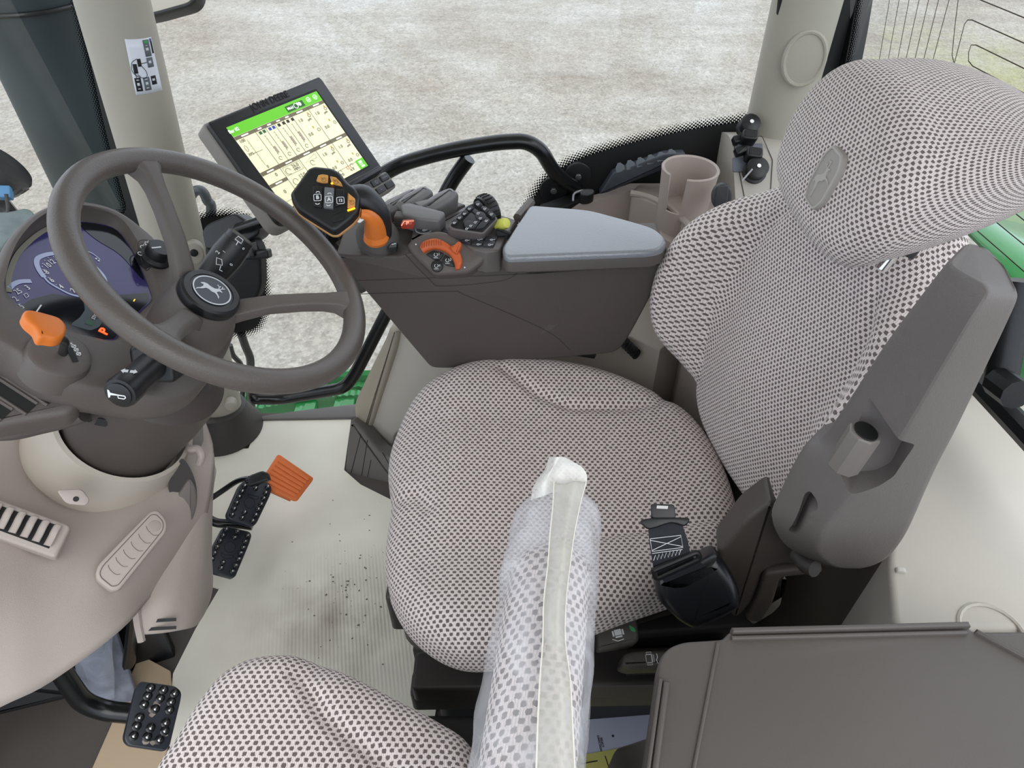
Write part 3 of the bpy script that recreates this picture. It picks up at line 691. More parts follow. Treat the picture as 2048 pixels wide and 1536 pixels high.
for tx, x, y, s in (('STOP', 190, 633, .006),): dt.text(GF, tx, *GF.px(x, y), s, .0012)
dt.build('dial_numbers', WHITE, gface)
pan = prism('lower_display', GF, fillet(GF.pxs([(166, 602), (205, 600), (212, 632), (198, 655), (180, 662), (140, 650), (160, 635), (170, 620)]), .004, 3), 0, .0008, mat('display_panel_grey', (66, 78, 84), .4), gface, 0)
mw = MB(); mw.poly(GF, fillet(GF.pxs([(180, 633), (188, 624), (200, 627), (200, 636), (184, 641)]), .003), .0009); mw.build('stop_lamp', BTN, gface)
mw = MB(); mw.poly(GF, GF.pxs([(172, 640), (188, 645), (184, 653), (169, 648)]), .0009); mw.build('green_lamp', mat('green_lamp', (52, 92, 74), .3), gface)
mw = MB(); mw.text(GF, 'P', *GF.px(208, 664), .015, .001, 0, sx=1.2, bold=.03); mw.build('park_symbol', LEDR, gface)
mw = MB(); mw.rect(GF, *GF.px(266, 603), *GF.px(270, 600), .001); mw.build('warning_lamp', LEDA, gface)

# light switch dial on the housing
LF = G.up(.004); lx, ly = LF.px(312, 512)
mb = MB(); mb.line(LF, crs(LF.pxs([(278, 500), (276, 488), (282, 481), (298, 481), (318, 487)]), 5, False), .0012, .0); mb.line(LF, crs(LF.pxs([(278, 500), (284, 525), (292, 541), (300, 535), (299, 528)]), 5, False), .0012, 0); mb.build('switch_surround', BLK2, dash)
lsw = lathe('light_switch', LF.sub(lx, ly), [(.024, -.012), (.022, 0), (.020, .002), (.0175, .004), (.0165, .016), (.0145, .019), (0, .019)], BLACK, dash, 32)
mb = MB()
for x, y, k in ((280, 508, 0), (285, 495, 1), (294, 488, 2)):
    a, b_ = LF.px(x, y); mb.circle(LF, a, b_, .0032, .0009, .0006, 14)
    if k: [mb.line(LF, [(a + .004, b_ - .003 + .002 * j), (a + .008, b_ - .003 + .002 * j)], .0006, .0006) for j in range(3)]
mb.line(LF.sub(lx, ly), [(0, 0), (-.012, .009)], .002, .019); mb.build('switch_symbols', WHITE, dash)

# round pod and direction lever (left)
PO = onp(118, 712, GO + WN * .006, WN); PFm = Fr(PO, (0, 1, 0), WN)
pod = thing('direction_lever', 'orange T-shaped lever on a bent metal stem left of the instruments', 'lever', PO)
lathe('lever_pod', PFm, [(.036, -.03), (.035, -.004), (.033, .004), (.029, .007), (0, .008)], BROWN, dash, 48)
mb = MB(); mb.line(PFm, PFm.pxs([(137, 695), (152, 724)], .008), .0062, .0083); mb.build('lever_slot', BLK2, dash)
mb = MB()
for x, y in ((147, 693), (152, 700), (157, 708)):
    a, b_ = PFm.px(x, y, .008); mb.circle(PFm, a, b_, .0022, .0008, .0084, 10); mb.line(PFm, [(a - .003, b_ + .001), (a + .003, b_ - .001)], .0008, .0084)
mb.text(PFm, '+', *PFm.px(143, 688, .008), .007, .0084); mb.build('lever_symbols', WHITE, dash)
h0 = onp(126, 706, PO + WN * .008, WN); h1 = onp(130, 683, PO + WN * .040, WN); h2 = onp(118, 676, PO + WN * .048, WN); h3 = onp(50, 640, PO + WN * .05, WN)
tube('lever_stem', fillet([h0, h1, h2, h2.lerp(h3, .3)], .008, 5, False), .0050, mat('dark_steel', (90, 90, 90), .35, metal=.8), pod, 12)
LH = Fr(onp(86, 656, PO + WN * .052, WN), onp(130, 668, PO + WN * .05, WN) - onp(50, 640, PO + WN * .054, WN), WN)
hp = crs(LH.pxs([(42, 638), (47, 629), (60, 628), (90, 635), (116, 644), (129, 660), (125, 678), (110, 686), (88, 684), (74, 682), (66, 666), (50, 652)]), 4)
prism('lever_handle', LH, hp, -.010, .009, ORANGE, pod, .005, 4, bot=.004)

# horn / indicator stalk
HA = at(303, 732, .855); HB = at(240, 787, .795)
hax = (HB - HA).normalized(); HS = Fr(HA, (0, 0, 1), hax); HL = (HB - HA).length
hs = thing('horn_stalk', 'short black multifunction stalk with a horn symbol on its end', 'stalk', HA)
prism('stalk_mount', Fr(HA - hax * .004, (0, 1, .35), (hax + V((.1, 0, .2))).normalized()), rect(.046, .052, .0, .0, .008), -.03, .004, BLACK, hs, .005)
lathe('stalk_body', HS, [(.0175, -.02), (.018, HL * .5), (.0185, HL * .70), (.0193, HL * .71), (.0195, HL - .005), (.018, HL), (.0145, HL + .001), (.0145, HL + .003), (.013, HL + .004), (0, HL + .004)], BLACK, hs, 40)
mb = MB(); HE = Fr(HB + hax * .0041, (1, .2, -.2), hax)
mb.poly(HE, [(-.0115, .0055), (-.0095, .0050), (-.0085, .0020), (-.001, .0012), (.008, .0012), (.008, -.0002), (-.001, -.0004), (-.0085, -.0012), (-.0095, -.0045), (-.0115, -.0050)], 0); mb.line(HE, [(.0, .0005), (.0, -.0036), (.0065, -.0036), (.0085, -.0018), (.008, .0006)], .0012); mb.build('horn_symbol', WHITE, hs)
mb = MB(); tn_ = (CAM - HB).normalized() * .6 + V((0, .3, .9)); tn_ = (tn_ - hax * tn_.dot(hax)).normalized(); HT = Fr(HA + hax * HL * .72 + tn_ * .0192, (1, .2, -.2), tn_)
for s in (-1, 1): mb.poly(HT, [(s * .001, .0025), (s * .005, .0025), (s * .005, .005), (s * .0085, 0), (s * .005, -.005), (s * .005, -.0025), (s * .001, -.0025)])
mb.build('indicator_symbol', WHITE, hs)

# wiper stalk (right of the wheel)
KA = at(422, 552, 1.02); KB = at(483, 474, 1.02)
kax = (KB - KA).normalized(); KF = Fr(KA, (0, -1, .5), kax); KL = (KB - KA).length
ks = thing('wiper_stalk', 'thick black wiper stalk right of the steering wheel hub', 'stalk', KA)
lathe('stalk_body', KF, [(.014, -.04), (.0185, -.01), (.022, KL * .3), (.0232, KL * .55), (.0215, KL * .86), (.0205, KL * .87), (.0205, KL * .99), (.015, KL + .002), (0, KL + .003)], BLACK, ks, 36)
mb = MB(); KT = Fr(KA + kax * KL * .5 + (CAM - KA).normalized() * .0236, kax, (CAM - KA).normalized())
mb.text(KT, '2', -.003, .012, .008); mb.text(KT, '1', .003, .006, .006); mb.text(KT, '0', -.006, -.012, .006)
mb.line(KT, [(-.018, .004), (-.010, .009), (-.008, .002), (-.014, -.003)], .001, closed=True); mb.line(KT, [(-.016, -.002), (-.022, -.004), (-.021, -.008)], .001)
K2 = Fr(KA + kax * KL * .90 + (CAM - KA).normalized() * .0222, kax, (CAM - KA).normalized())
mb.line(K2, [(.004, .004), (.004, -.004), (-.002, -.005), (-.002, .005)], .001, closed=True); mb.line(K2, [(-.002, 0), (-.008, -.001)], .001); mb.text(K2, 'o', -.006, -.011, .006); mb.build('wiper_symbols', WHITE, ks)

# column neck and collar
CF = Fr(WC, (0, 1, 0), WN)
neck = lathe('column_neck', CF, [(.085, -.43), (.087, -.36), (.092, -.30), (.094, -.23), (.07, -.20)], BROWN2, dash, 64)
NW = Fr(onp(215, 842, WC - WN * .3 + V((.02, -.085, .02)), V((.35, -.85, .3))), (1, .3, 0), V((.35, -.85, .3)))
mb = MB(); mb.poly(NW, NW.pxs([(196, 835), (217, 838), (212, 852), (189, 848)]), .001, .002); mb.build('neck_opening', BLK2, dash)
disc = at(177, 836, .965); prism('neck_screw', Fr(disc, (1, 0, 0), (.3, -.85, .35)), circ(.006, 16), -.02, .001, BLK2, dash, .001)
# side vents of the dash at the left
vb = thing('air_vent_panel', 'slotted brown-grey air vent panel at the left edge below the instruments', 'vent', at(60, 790, .88))
VF = Fr(at(60, 790, .832), (.5, .65, -.1), (.45, -.35, .80))
ov = fillet(VF.pxs([(-80, 650), (0, 702), (62, 745), (122, 782), (150, 795), (158, 808), (140, 830), (60, 842), (0, 854), (-90, 868)]), .008, 4)
prism('vent_body', VF, ov, -.04, 0, BROWN, vb, .008)
mb = MB(); md = MB()
for L in ([(-30, 712), (106, 800)], [(-60, 738), (64, 818)], [(-70, 778), (14, 830)]):
    P = VF.pxs(L, .001); mb.line(VF, P, .0145, .0006)
    d = (V(P[1]) - V(P[0])).normalized(); q = V((-d.y, d.x)); 
    for s in (-1, 1): tube('slot_lip', [VF.w(p[0] + q.x * s * .0085, p[1] + q.y * s * .0085, .001) for p in P], .0022, BROWN, vb, 8)
mb.build('vent_slots', BLK2, vb)
arm = thing('column_arm', 'curved brown-grey trim arm under the air vent panel', 'trim', at(100, 850, .95))
tube('arm_trim', crs([at(-60, 862, .90), at(20, 862, .92), at(80, 850, .94), at(130, 838, .95), at(165, 826, .95)], 6, False), .013, BROWN, arm, 12)

# ================================================================== LOWER DASH CONSOLE (beige)
lc = thing('lower_dash_console', 'large beige console below the steering column with vents and ribbed panel', 'console', (-.65, .6, 0))
cs = .485
collar = lathe('column_collar', Fr(WC, (0, 1, 0), WN), [(.104, -.56), (.117, -.52), (.121, -.475), (.118, -.44), (.107, -.40), (.099, -.375), (.093, -.372), (.090, -.40)], BEIGE2, lc, 64)
Gd = [[at(-420, 890, 0.96), at(-130, 850, .98), at(-40, 845, 1.04), at(60, 850, 1.10), at(110, 845, 1.22), at(300, 800, 1.32), at(388, 800, 1.27)],
      [at(-420, 970, 0.91), at(-130, 930, .93), at(-30, 930, .99), at(50, 945, 1.04), at(110, 985, 1.09), at(345, 890, 1.19), at(424, 885, 1.20)],
      [at(-420, 1050, 0.88), at(-130, 1010, .90), at(-20, 1010, .95), at(80, 1020, 1.0), at(190, 1030, 1.05), at(345, 975, 1.12), at(423, 950, 1.19)],
      [at(-420, 1160, 0.85), at(-130, 1120, .87), at(-10, 1120, .91), at(90, 1110, .96), at(205, 1110, 1.00), at(325, 1060, 1.07), at(410, 1020, 1.17)],
      [at(-420, 1300, 0.82), at(-130, 1260, .84), at(0, 1250, .88), at(90, 1225, .92), at(190, 1190, .97), at(300, 1130, 1.05), at(395, 1060, 1.17)],
      [at(-420, 1520, 0.82), at(-130, 1480, .84), at(0, 1412, .87), at(100, 1362, .91), at(236, 1262, .98), at(300, 1185, 1.07), at(375, 1105, 1.17)]]
main = grid_uv_sheet('main_cover', Gd, BEIGE, lc, .012)
Gs = [[at(345, 1015, 1.13), at(388, 985, 1.17), at(424, 950, 1.21), at(424, 930, 1.27)],
      [at(352, 1060, 1.12), at(385, 1040, 1.14), at(413, 1020, 1.18), at(420, 1000, 1.27)],
      [at(338, 1120, 1.10), at(375, 1110, 1.125), at(411, 1110, 1.17), at(418, 1100, 1.27)],
      [at(290, 1200, 1.06), at(350, 1190, 1.08), at(412, 1180, 1.15), at(420, 1170, 1.27)],
      [at(275, 1232, 1.05), at(340, 1232, 1.07), at(400, 1225, 1.13), at(410, 1205, 1.27)],
      [at(276, 1268, 1.05), at(330, 1262, 1.07), at(384, 1250, 1.12), at(398, 1230, 1.27)]]
grid_uv_sheet('foot_shroud', Gs, BEIGE, lc, .010)
SFr = Fr(at(320, 1245, 1.058), (1, .12, 0), (.15, -.62, .75)); mb = MB()
for y in (1241, 1257): P = SFr.pxs([(276, y + 2), (354, y - 3)]); mb.line(SFr, P, .0048, .003)
mb.build('shroud_slots', BLK2, lc)
tube('shroud_edge', [at(272, 1222, 1.045), at(276, 1250, 1.045), at(283, 1282, 1.05)], .006, BEIGE, lc, 8)
# collar clip lug
CL = Fr(at(140, 990, .945), (1, .3, 0), CAM - at(140, 990, .945))
prism('collar_lug', CL, fillet(CL.pxs([(112, 980), (164, 978), (180, 1000), (172, 1012), (132, 1008)]), .006, 4), -.04, .0, BEIGE, lc, .002, 2)
prism('lug_hole', CL, circ(.0036, 16, *CL.px(152, 998)), -.01, .0006, BLK2, lc, 0)
# round-bladed vent
V2 = Fr(at(60, 1050, .935), (.80, .45, -.25), (.45, -.30, .84))
vf = prism('vent_frame', V2, fillet(V2.pxs([(-80, 990), (0, 1000), (143, 1052), (112, 1117), (0, 1078), (-90, 1045)]), .006, 4), -.02, .002, BEIGE, lc, .004)
mb = MB(); mb.poly(V2, V2.pxs([(-80, 1000), (0, 1012), (122, 1054), (98, 1098), (0, 1062), (-80, 1040)]), .0022, .0004); mb.build('vent_opening', BLK2, vf)
for k in range(8):
    x = 112 - k * 23.5; y = 1055 - k * 8.6
    P = [V2.w(*V2.px(x + dx, y + dy), z) for dx, dy, z in ((4, -1, .005), (-2, 10, .007), (-8, 22, .006), (-17, 38, .005))]
    tube('vent_blade', crs([tuple(q) for q in P], 3, False), .0056, BEIGE, vf, 10, flat=.5)
# ribbed blank panel
RP = Fr(at(260, 1100, .992), (.62, .65, .2), (.52, -.30, .80))
rp = prism('ribbed_panel', RP, fillet(RP.pxs([(191, 1146), (196, 1130), (302, 1022), (316, 1021), (333, 1040), (334, 1062), (238, 1181), (222, 1182), (194, 1160)]), .01, 4), -.015, .003, BEIGE, lc, .003)
ins = inset(ccw(fillet(RP.pxs([(199, 1146), (205, 1133), (302, 1030), (312, 1030), (326, 1044), (326, 1060), (236, 1171), (224, 1174), (202, 1156)]), .008, 4)), 0)
mb = MB(); mb.line(RP, ins, .0012, .003, closed=True)
for k in range(6):
    x = 216 + k * 15.2; y = 1131 - k * 15.6; mb.line(RP, crs(RP.pxs([(x, y), (x + 3, y + 8), (x + 14, y + 18), (x + 24, y + 18)]), 4, False), .0007, .003)
mb.build('panel_grooves', mat('groove_brown', (104, 94, 88), .7), rp)
prism('thumb_recess', RP, circ(.0085, 24, *RP.px(309, 1053)), .002, .0036, mat('recess_beige', (160, 150, 142), .6), rp, .0006)
# pocket and grab handle on the right side
PK = Fr(at(370, 990, 1.125), (.6, .7, .1), (.65, -.55, .5))
mb = MB(); mb.poly(PK, crs(PK.pxs([(335, 975), (348, 940), (362, 917), (378, 935), (390, 968), (391, 1010), (376, 1045), (355, 1010)]), 5), .004, .001); mb.build('side_pocket', DGREY, lc)
prism('pocket_flap', PK, crs(PK.pxs([(352, 1000), (362, 975), (377, 957), (389, 975), (391, 1010), (376, 1043)]), 5), .0, .009, mat('pocket_flap', (108, 102, 98), .5), lc, .004)
tube('side_handle', crs([at(389, 818, 1.15), at(382, 850, 1.15), at(377, 885, 1.14), at(380, 897, 1.13), at(395, 898, 1.13), at(403, 910, 1.13), at(399, 926, 1.14)], 6, False), .0062, BEIGE, lc, 10)
PH = Fr(at(395, 855, 1.17), (.5, .7, .1), (.65, -.6, .45)); mb = MB(); mb.poly(PH, PH.pxs([(388, 812), (404, 830), (406, 880), (398, 900), (380, 888), (378, 870)]), .003); mb.build('handle_recess', mat('recess_grey', (128, 124, 118), .6), lc)

# dark mechanism below console, plastic bag
und = thing('pedal_bracket', 'black pedal mounting brackets in the dark space below the console', 'bracket', (-.75, .5, .1))
box('bracket_plate', Fr(at(275, 1270, 1.36), (1, .5, 0), (.3, -.8, .4)), .09, .16, -.02, 0, BLKP, und, .004)
box('bracket_box', Fr(at(-20, 1370, 1.24), (1, .2, 0), (.3, -.7, .6)), .26, .12, -.08, 0, BLK2, und, .01)
tube('bracket_leg', [at(272, 1220, 1.25), at(264, 1290, 1.30), at(258, 1325, 1.33)], .022, BLKP, und, 12, flat=.5)
tube('floor_duct', [at(320, 1240, 1.5), at(290, 1330, 1.42)], .05, mat('duct_grey', (70, 72, 76), .6), und, 10, flat=.35)
fw = thing('wall_front', 'shaded dark front bulkhead behind the console', 'wall', (-1, .6, .3)); fw['kind'] = 'structure'
prism('bulkhead', Fr((-.98, 0, 0), (0, 1, 0), (1, 0, 0)), [(-.05, 0), (1.28, 0), (1.28, .42), (-.05, .42)], -.02, 0, DGREY, fw, .004)
bag = thing('plastic_bag', 'crumpled clear plastic bag hanging below the console', 'bag', at(210, 1350, 1.3))
def plastic_mat(name, tr=.45, col=(225, 228, 235)):
    m = D.materials.new(name); m.use_nodes = True; n = m.node_tree.nodes; l = m.node_tree.links; n.clear()
    o = n.new('ShaderNodeOutputMaterial'); t = n.new('ShaderNodeBsdfTransparent'); p = n.new('ShaderNodeBsdfPrincipled'); p.inputs['Base Color'].default_value = sl(col); p.inputs['Roughness'].default_value = .18
    tc_ = n.new('ShaderNodeTexCoord'); q = n.new('ShaderNodeTexNoise'); q.inputs['Scale'].default_value = 16; q.inputs['Detail'].default_value = 4; q.inputs['Distortion'].default_value = 1.2; l.new(tc_.outputs['Object'], q.inputs['Vector'])
    bp = n.new('ShaderNodeBump'); bp.inputs['Strength'].default_value = .6; bp.inputs['Distance'].default_value = .004; l.new(q.outputs[0], bp.inputs['Height']); l.new(bp.outputs[0], p.inputs['Normal'])
    r = n.new('ShaderNodeMapRange'); r.inputs['From Min'].default_value = .35; r.inputs['From Max'].default_value = .7; r.inputs['To Min'].default_value = 1 - tr - .12; r.inputs['To Max'].default_value = min(1, 1 - tr + .25); l.new(q.outputs[0], r.inputs[0])
    x = n.new('ShaderNodeMixShader'); l.new(r.outputs[0], x.inputs[0]); l.new(t.outputs[0], x.inputs[1]); l.new(p.outputs[0], x.inputs[2]); l.new(x.outputs[0], o.inputs[0]); return m
PLAS = plastic_mat('clear_plastic', .62, (170, 176, 190)); PLAS2 = plastic_mat('plastic_sleeve', .70, (236, 236, 240))
bg_ = [[at(150 + j * 26 + rnd.uniform(-4, 4), 1250 + i * 30 + rnd.uniform(-4, 4), 1.215 + rnd.uniform(-.012, .012) + i * .015) for j in range(4)] for i in range(6)]
grid_uv_sheet('bag_film', bg_, PLAS, bag, .002)
box('bag_paper', Fr(at(215, 1350, 1.30), (1, .3, 0), (.3, -.8, .5)), .07, .17, -.01, 0, mat('bag_content', (120, 124, 136), .6, var=.3, vscale=40), bag, .003)

# ================================================================== MONITOR
MX, MY, MZ = V((.523, .852, -.035)), V((-.556, .372, .7435)), V((.646, -.369, .668))
M = Fr(V((-.3755, 1.1960, .8060)), MX, MZ)
mon = thing('display_monitor', 'tilted touchscreen monitor with a green header bar on its arm', 'monitor', M.o)
front = fillet(M.pxs([(411, 246), (636, 154), (643, 160), (766, 341), (756, 352), (560, 458)]), [.008, .006, .006, .008, .008, .02], 4)
MG = mat('monitor_grey', (128, 124, 118), .5, grain=.3)
back = inset(ccw(front), -.003)
prism('monitor_housing', M, back, -.046, -.006, MG, mon, .006, 4, bot=.010)
prism('bezel', M, inset(ccw(front), .001), -.008, .004, BLACK, mon, .003)
scr = box('screen', M, .211, .158, .003, .0046, mat('screen_cream', (250, 246, 206), .25, emit=.42), mon, 0, 0)
prism('screen_border', M, rect(.219, .166, 0, 0, .003), .0035, .0042, BLK2, mon, 0)
SP = M.up(.0047)
def sx_(u): return -.1055 + .211 * u
def sy_(v): return .079 - .158 * v
def R2(mbx, u0, v0, u1, v1, z=0): mbx.rect(SP, sx_(u0), sy_(v1), sx_(u1), sy_(v0), z, .0003)
a = MB(); R2(a, 0, 0, 1, .115); a.build('header_bar', mat('screen_green', (104, 200, 40), .3, emit=.45), scr)
a = MB(); R2(a, .90, .885, 1, 1); a.build('menu_tile', mat('screen_green', (104, 200, 40), .3), scr)
a = MB(); R2(a, .60, .03, .80, .10, .0004); a.build('header_badge', mat('screen_dark_green', (48, 104, 40), .3, emit=.2), scr)
hd = MB()
for u0, v0, u1 in ((.0, .118, .20), (.205, .118, .305), (.31, .118, .405), (.41, .118, .505), (.51, .118, .605), (.61, .118, .80), (.805, .118, 1.0), (0, .555, .185), (.19, .555, .40), (.405, .555, .60), (.605, .555, .80), (.805, .555, 1.), (0, .70, .185)): R2(hd, u0, v0, u1, v0 + .038)
hd.build('cell_headers', mat('screen_header', (128, 118, 92), .4, emit=.2), scr)
ln = MB()
for u in (.2025, .3075, .4075, .5075, .6075, .8025): ln.line(SP, [(sx_(u), sy_(.118)), (sx_(u), sy_(.55))], .0007, .0001)
for u in (.1875, .4025, .6025, .8025): ln.line(SP, [(sx_(u), sy_(.555)), (sx_(u), sy_(.93))], .0007, .0001)
for v in (.552,): ln.line(SP, [(sx_(0), sy_(v)), (sx_(1), sy_(v))], .0008, .0001)
ln.line(SP, [(sx_(.6), sy_(.90)), (sx_(.9), sy_(.90))], .0006, .0001); ln.line(SP, [(sx_(0), sy_(.93)), (sx_(.185), sy_(.93))], .0005, .0001)
ln.line(SP, [(sx_(.205), sy_(.605)), (sx_(.385), sy_(.605)), (sx_(.385), sy_(.70)), (sx_(.205), sy_(.70))], .0006, .0001, closed=True)
ln.build('cell_lines', mat('screen_line', (120, 116, 100), .4, emit=.15), scr)
tx = MB()
def T2(s, u, v, h=.0085, mbx=None, b=0): (mbx or tx).text(SP, s, sx_(u), sy_(v), h, .0003, bold=b)
for u0, v0 in ((.705, .17), (.905, .17), (.705, .61), (.905, .61)):
    T2('1.0', u0 - .045, v0 + .06); T2('0.0', u0 - .04, v0 + .24)
for s, u, v, h in (('100', .045, .185, .008), ('0', .10, .525, .008), ('30%', .04, .34, .007), ('26.0', .33, .635, .009), ('MPH', .33, .675, .007), ('12.0', .33, .76, .009), ('MPH', .33, .80, .007), ('0', .12, .635, .009), ('0', .09, .83, .009), ('679.2 h', .50, .80, .008), ('12.0', .68, .955, .008), ('4.4', .82, .955, .008)): T2(s, u, v, h)
for u, v, r in ((.24, .66, .0055), (.24, .79, .0055), (.50, .69, .0045), (.255, .50, .0032), (.355, .50, .0032), (.455, .50, .0032), (.555, .50, .0032), (.69, .925, .004), (.84, .915, .004)): tx.circle(SP, sx_(u), sy_(v), r, .0007, .0002, 14, 0, 300)
for k, u in enumerate((.09, .26, .36, .46, .56)):
    tx.line(SP, [(sx_(u), sy_(.19 if k == 0 else .22)), (sx_(u), sy_(.50 if k == 0 else .46))], .0004, .0002)
    for j in range(7): v = .23 + j * .036; tx.line(SP, [(sx_(u - .012), sy_(v)), (sx_(u - .003), sy_(v))], .0004, .0002)
tx.line(SP, [(sx_(.06), sy_(.345)), (sx_(.16), sy_(.345))], .0006, .0002)
tx.line(SP, crs([(sx_(.035 + .012 * math.cos(t)), sy_(.27 + .035 * math.sin(t))) for t in [k * .785 for k in range(8)]], 2), .0005, .0002, closed=True)
tx.line(SP, [(sx_(.43), sy_(.66)), (sx_(.57), sy_(.61)), (sx_(.57), sy_(.66))], .0005, .0002, closed=True)
for (u0, v0) in ((.705, .17), (.905, .17), (.705, .61), (.905, .61)):
    for q in (0, .18): tx.circle(SP, sx_(u0 + .065), sy_(v0 + .045 + q), .0028, .0008, .0002, 10)
    T2('gal/h', u0 + .045, v0 + .085, .0052)
tx.build('screen_figures', mat('screen_text', (112, 108, 92), .4, emit=.05), scr)
bd = MB()
for k, u in enumerate((.26, .36, .46, .56)): R2(bd, u, .36 - .012 * k, u + .022, .44, .0002)
bd.build('slider_bars', mat('screen_bar', (188, 176, 158), .4, emit=.2), scr)
for nm, col, L in (('green_icons', (58, 104, 62), ((.225, .165), (.265, .165))), ('blue_icons', (56, 78, 168), ((.328, .165), (.368, .165))), ('black_icons', (48, 46, 48), ((.428, .165), (.48, .165), (.528, .165), (.58, .165)))):
    b2 = MB(); [R2(b2, u, v, u + .027, v + .034, .0003) for u, v in L]; b2.build(nm, mat('scr_' + nm, col, .4, emit=.3), scr)
b2 = MB()
for u, v in ((.73, .35), (.93, .35), (.73, .80), (.93, .80), (.77, .19), (.97, .19), (.77, .63), (.97, .63)): R2(b2, u - .005, v - .016, u + .007, v + .012, .0003)
b2.build('yellow_icons', mat('scr_yellow', (205, 168, 50), .4, emit=.3), scr)
b2 = MB(); [b2.circle(SP, sx_(u), sy_(v), .0028, .001, .0002, 14) for u, v in ((.21, .90), (.79, .915))]; b2.build('orange_icons', mat('scr_orange', (232, 130, 90), .4, emit=.3), scr)
b2 = MB(); b2.text(SP, 'Bar 02', sx_(.04), sy_(.055), .008, .0003, bold=.02); b2.text(SP, 'Midd', sx_(.645), sy_(.065), .007, .0005, bold=.02)
b2.circle(SP, sx_(.71), sy_(.065), .0045, .0012, .0005, 14); b2.circle(SP, sx_(.755), sy_(.06), .0036, 0, .0005); b2.circle(SP, sx_(.735), sy_(.05), .0025, 0, .0005)
for u in (.865, .945): b2.circle(SP, sx_(u), sy_(.055), .0042, .001, .0005, 16); b2.line(SP, [(sx_(u), sy_(.04)), (sx_(u), sy_(.07))], .001, .0005); b2.line(SP, [(sx_(u) - .003, sy_(.055)), (sx_(u) + .003, sy_(.055))], .001, .0005)
for u0, v0, u1 in ((.0, .118, .20), (.205, .118, .305), (.31, .118, .405), (.41, .118, .505), (.51, .118, .605), (.61, .118, .80), (.805, .118, 1.0), (0, .555, .185), (.19, .555, .40), (.405, .555, .60), (.605, .555, .80), (.805, .555, 1.), (0, .70, .185)):
    c_ = (u0 + u1) / 2; h_ = min(.035, (u1 - u0) * .2); R2(b2, c_ - h_, v0 + .012, c_ + h_, v0 + .027, .0004)
R2(b2, .925, .905, .965, .935, .0004); R2(b2, .925, .945, .965, .955, .0004); R2(b2, .93, .965, .97, .985, .0004)
b2.build('white_marks', mat('scr_white', (250, 250, 245), .4, emit=.5), scr)
b2 = MB(); b2.text(M, 'JOHN DEERE', *M.px(538, 204), .0165, .0042, 0, .0004, sx=.92, bold=.02); b2.build('brand_lettering', BLK2, mon)
# lower strip, button bar, arm
prism('lower_lip', M, fillet([(-.02, -.100), (.125, -.100), (.125, -.088), (-.02, -.088)], .003), -.01, .010, BLACK, mon, .003)
KB_ = Fr(M.w(.100, -.120, -.004), MX, MZ)
kb = box('button_bar', KB_, .085, .036, -.02, .004, MG, mon, .004, .008)
for i in range(3):
    for j in range(2): box('bar_button', KB_, .022, .0125, .003, .0075, BTN, kb, .0015, .002, cx=-.026 + i * .026, cy=-.008 + j * .016)
b2 = MB(); b2.text(KB_, 'MENU', .026, .008, .005, .0076); b2.circle(KB_, 0, .008, .0025, .0007, .0076); b2.text(KB_, 'o', 0, -.008, .005, .0076); b2.build('button_symbols', GREYP, kb)
prism('monitor_bracket', Fr(at(655, 440, 1.24), (.9, .3, -.2), (.3, -.7, .6)), fillet([(-.05, -.03), (.05, -.04), (.055, .03), (-.04, .035)], .01, 4), -.03, .0, DGREY, mon, .005)
KN = Fr(at(633, 462, 1.20), (1, 0, 0), (-.25, -.75, .6))
kn = lathe('clamp_knob', KN, [(.026, -.03), (.026, .0), (.023, .004), (0, .005)], BLK2, mon, 36)
for k in range(9): tube('knob_rib', [KN.w(-.020 + k * .005, -.018 * math.sin(math.acos(max(-1, min(1, (-.020 + k * .005) / .024)))), .005), KN.w(-.020 + k * .005, .018 * math.sin(math.acos(max(-1, min(1, (-.020 + k * .005) / .024)))), .005)], .001, BLACK, kn, 5)
tube('support_arm', [at(690, 470, 1.26), at(730, 520, 1.28), at(790, 560, 1.3)], .022, BROWN2, mon, 12)
tube('support_strut', [at(640, 470, 1.30), at(700, 530, 1.30), at(735, 575, 1.30)], .018, DGREY, mon, 12)
# black mount beside the front pillar
mt = thing('monitor_mount', 'black mounting box on the front pillar carrying the monitor arm', 'mount', at(450, 470, 1.45))
B1 = Fr(at(440, 462, 1.42), (1, .1, 0), (-.1, -.8, .5))
prism('mount_box', B1, fillet(B1.pxs([(402, 462), (412, 448), (470, 425), (492, 440), (520, 452), (516, 470), (470, 500), (410, 500)]), .008, 3), -.05, .0, BLACK, mt, .006)
B3 = Fr(at(475, 545, 1.46), (1, .1, 0), (-.1, -.9, .3))
prism('mount_panel', B3, fillet(B3.pxs([(408, 490), (500, 470), (520, 500), (522, 570), (512, 600), (420, 610)]), .01, 3), -.03, 0, BLK2, mt, .006)
box('latch', Fr(at(512, 510, 1.42), (1, .2, 0), (-.1, -.9, .4)), .05, .018, -.02, .0, BLACK, mt, .004)
box('latch', Fr(at(500, 500, 1.41), (1, .2, 0), (-.1, -.9, .4)), .012, .03, -.02, .0, BLACK, mt, .003)
tube('monitor_arm', [at(478, 458, 1.42), at(535, 440, 1.36), at(600, 425, 1.30)], .012, BLKP, mt, 14)

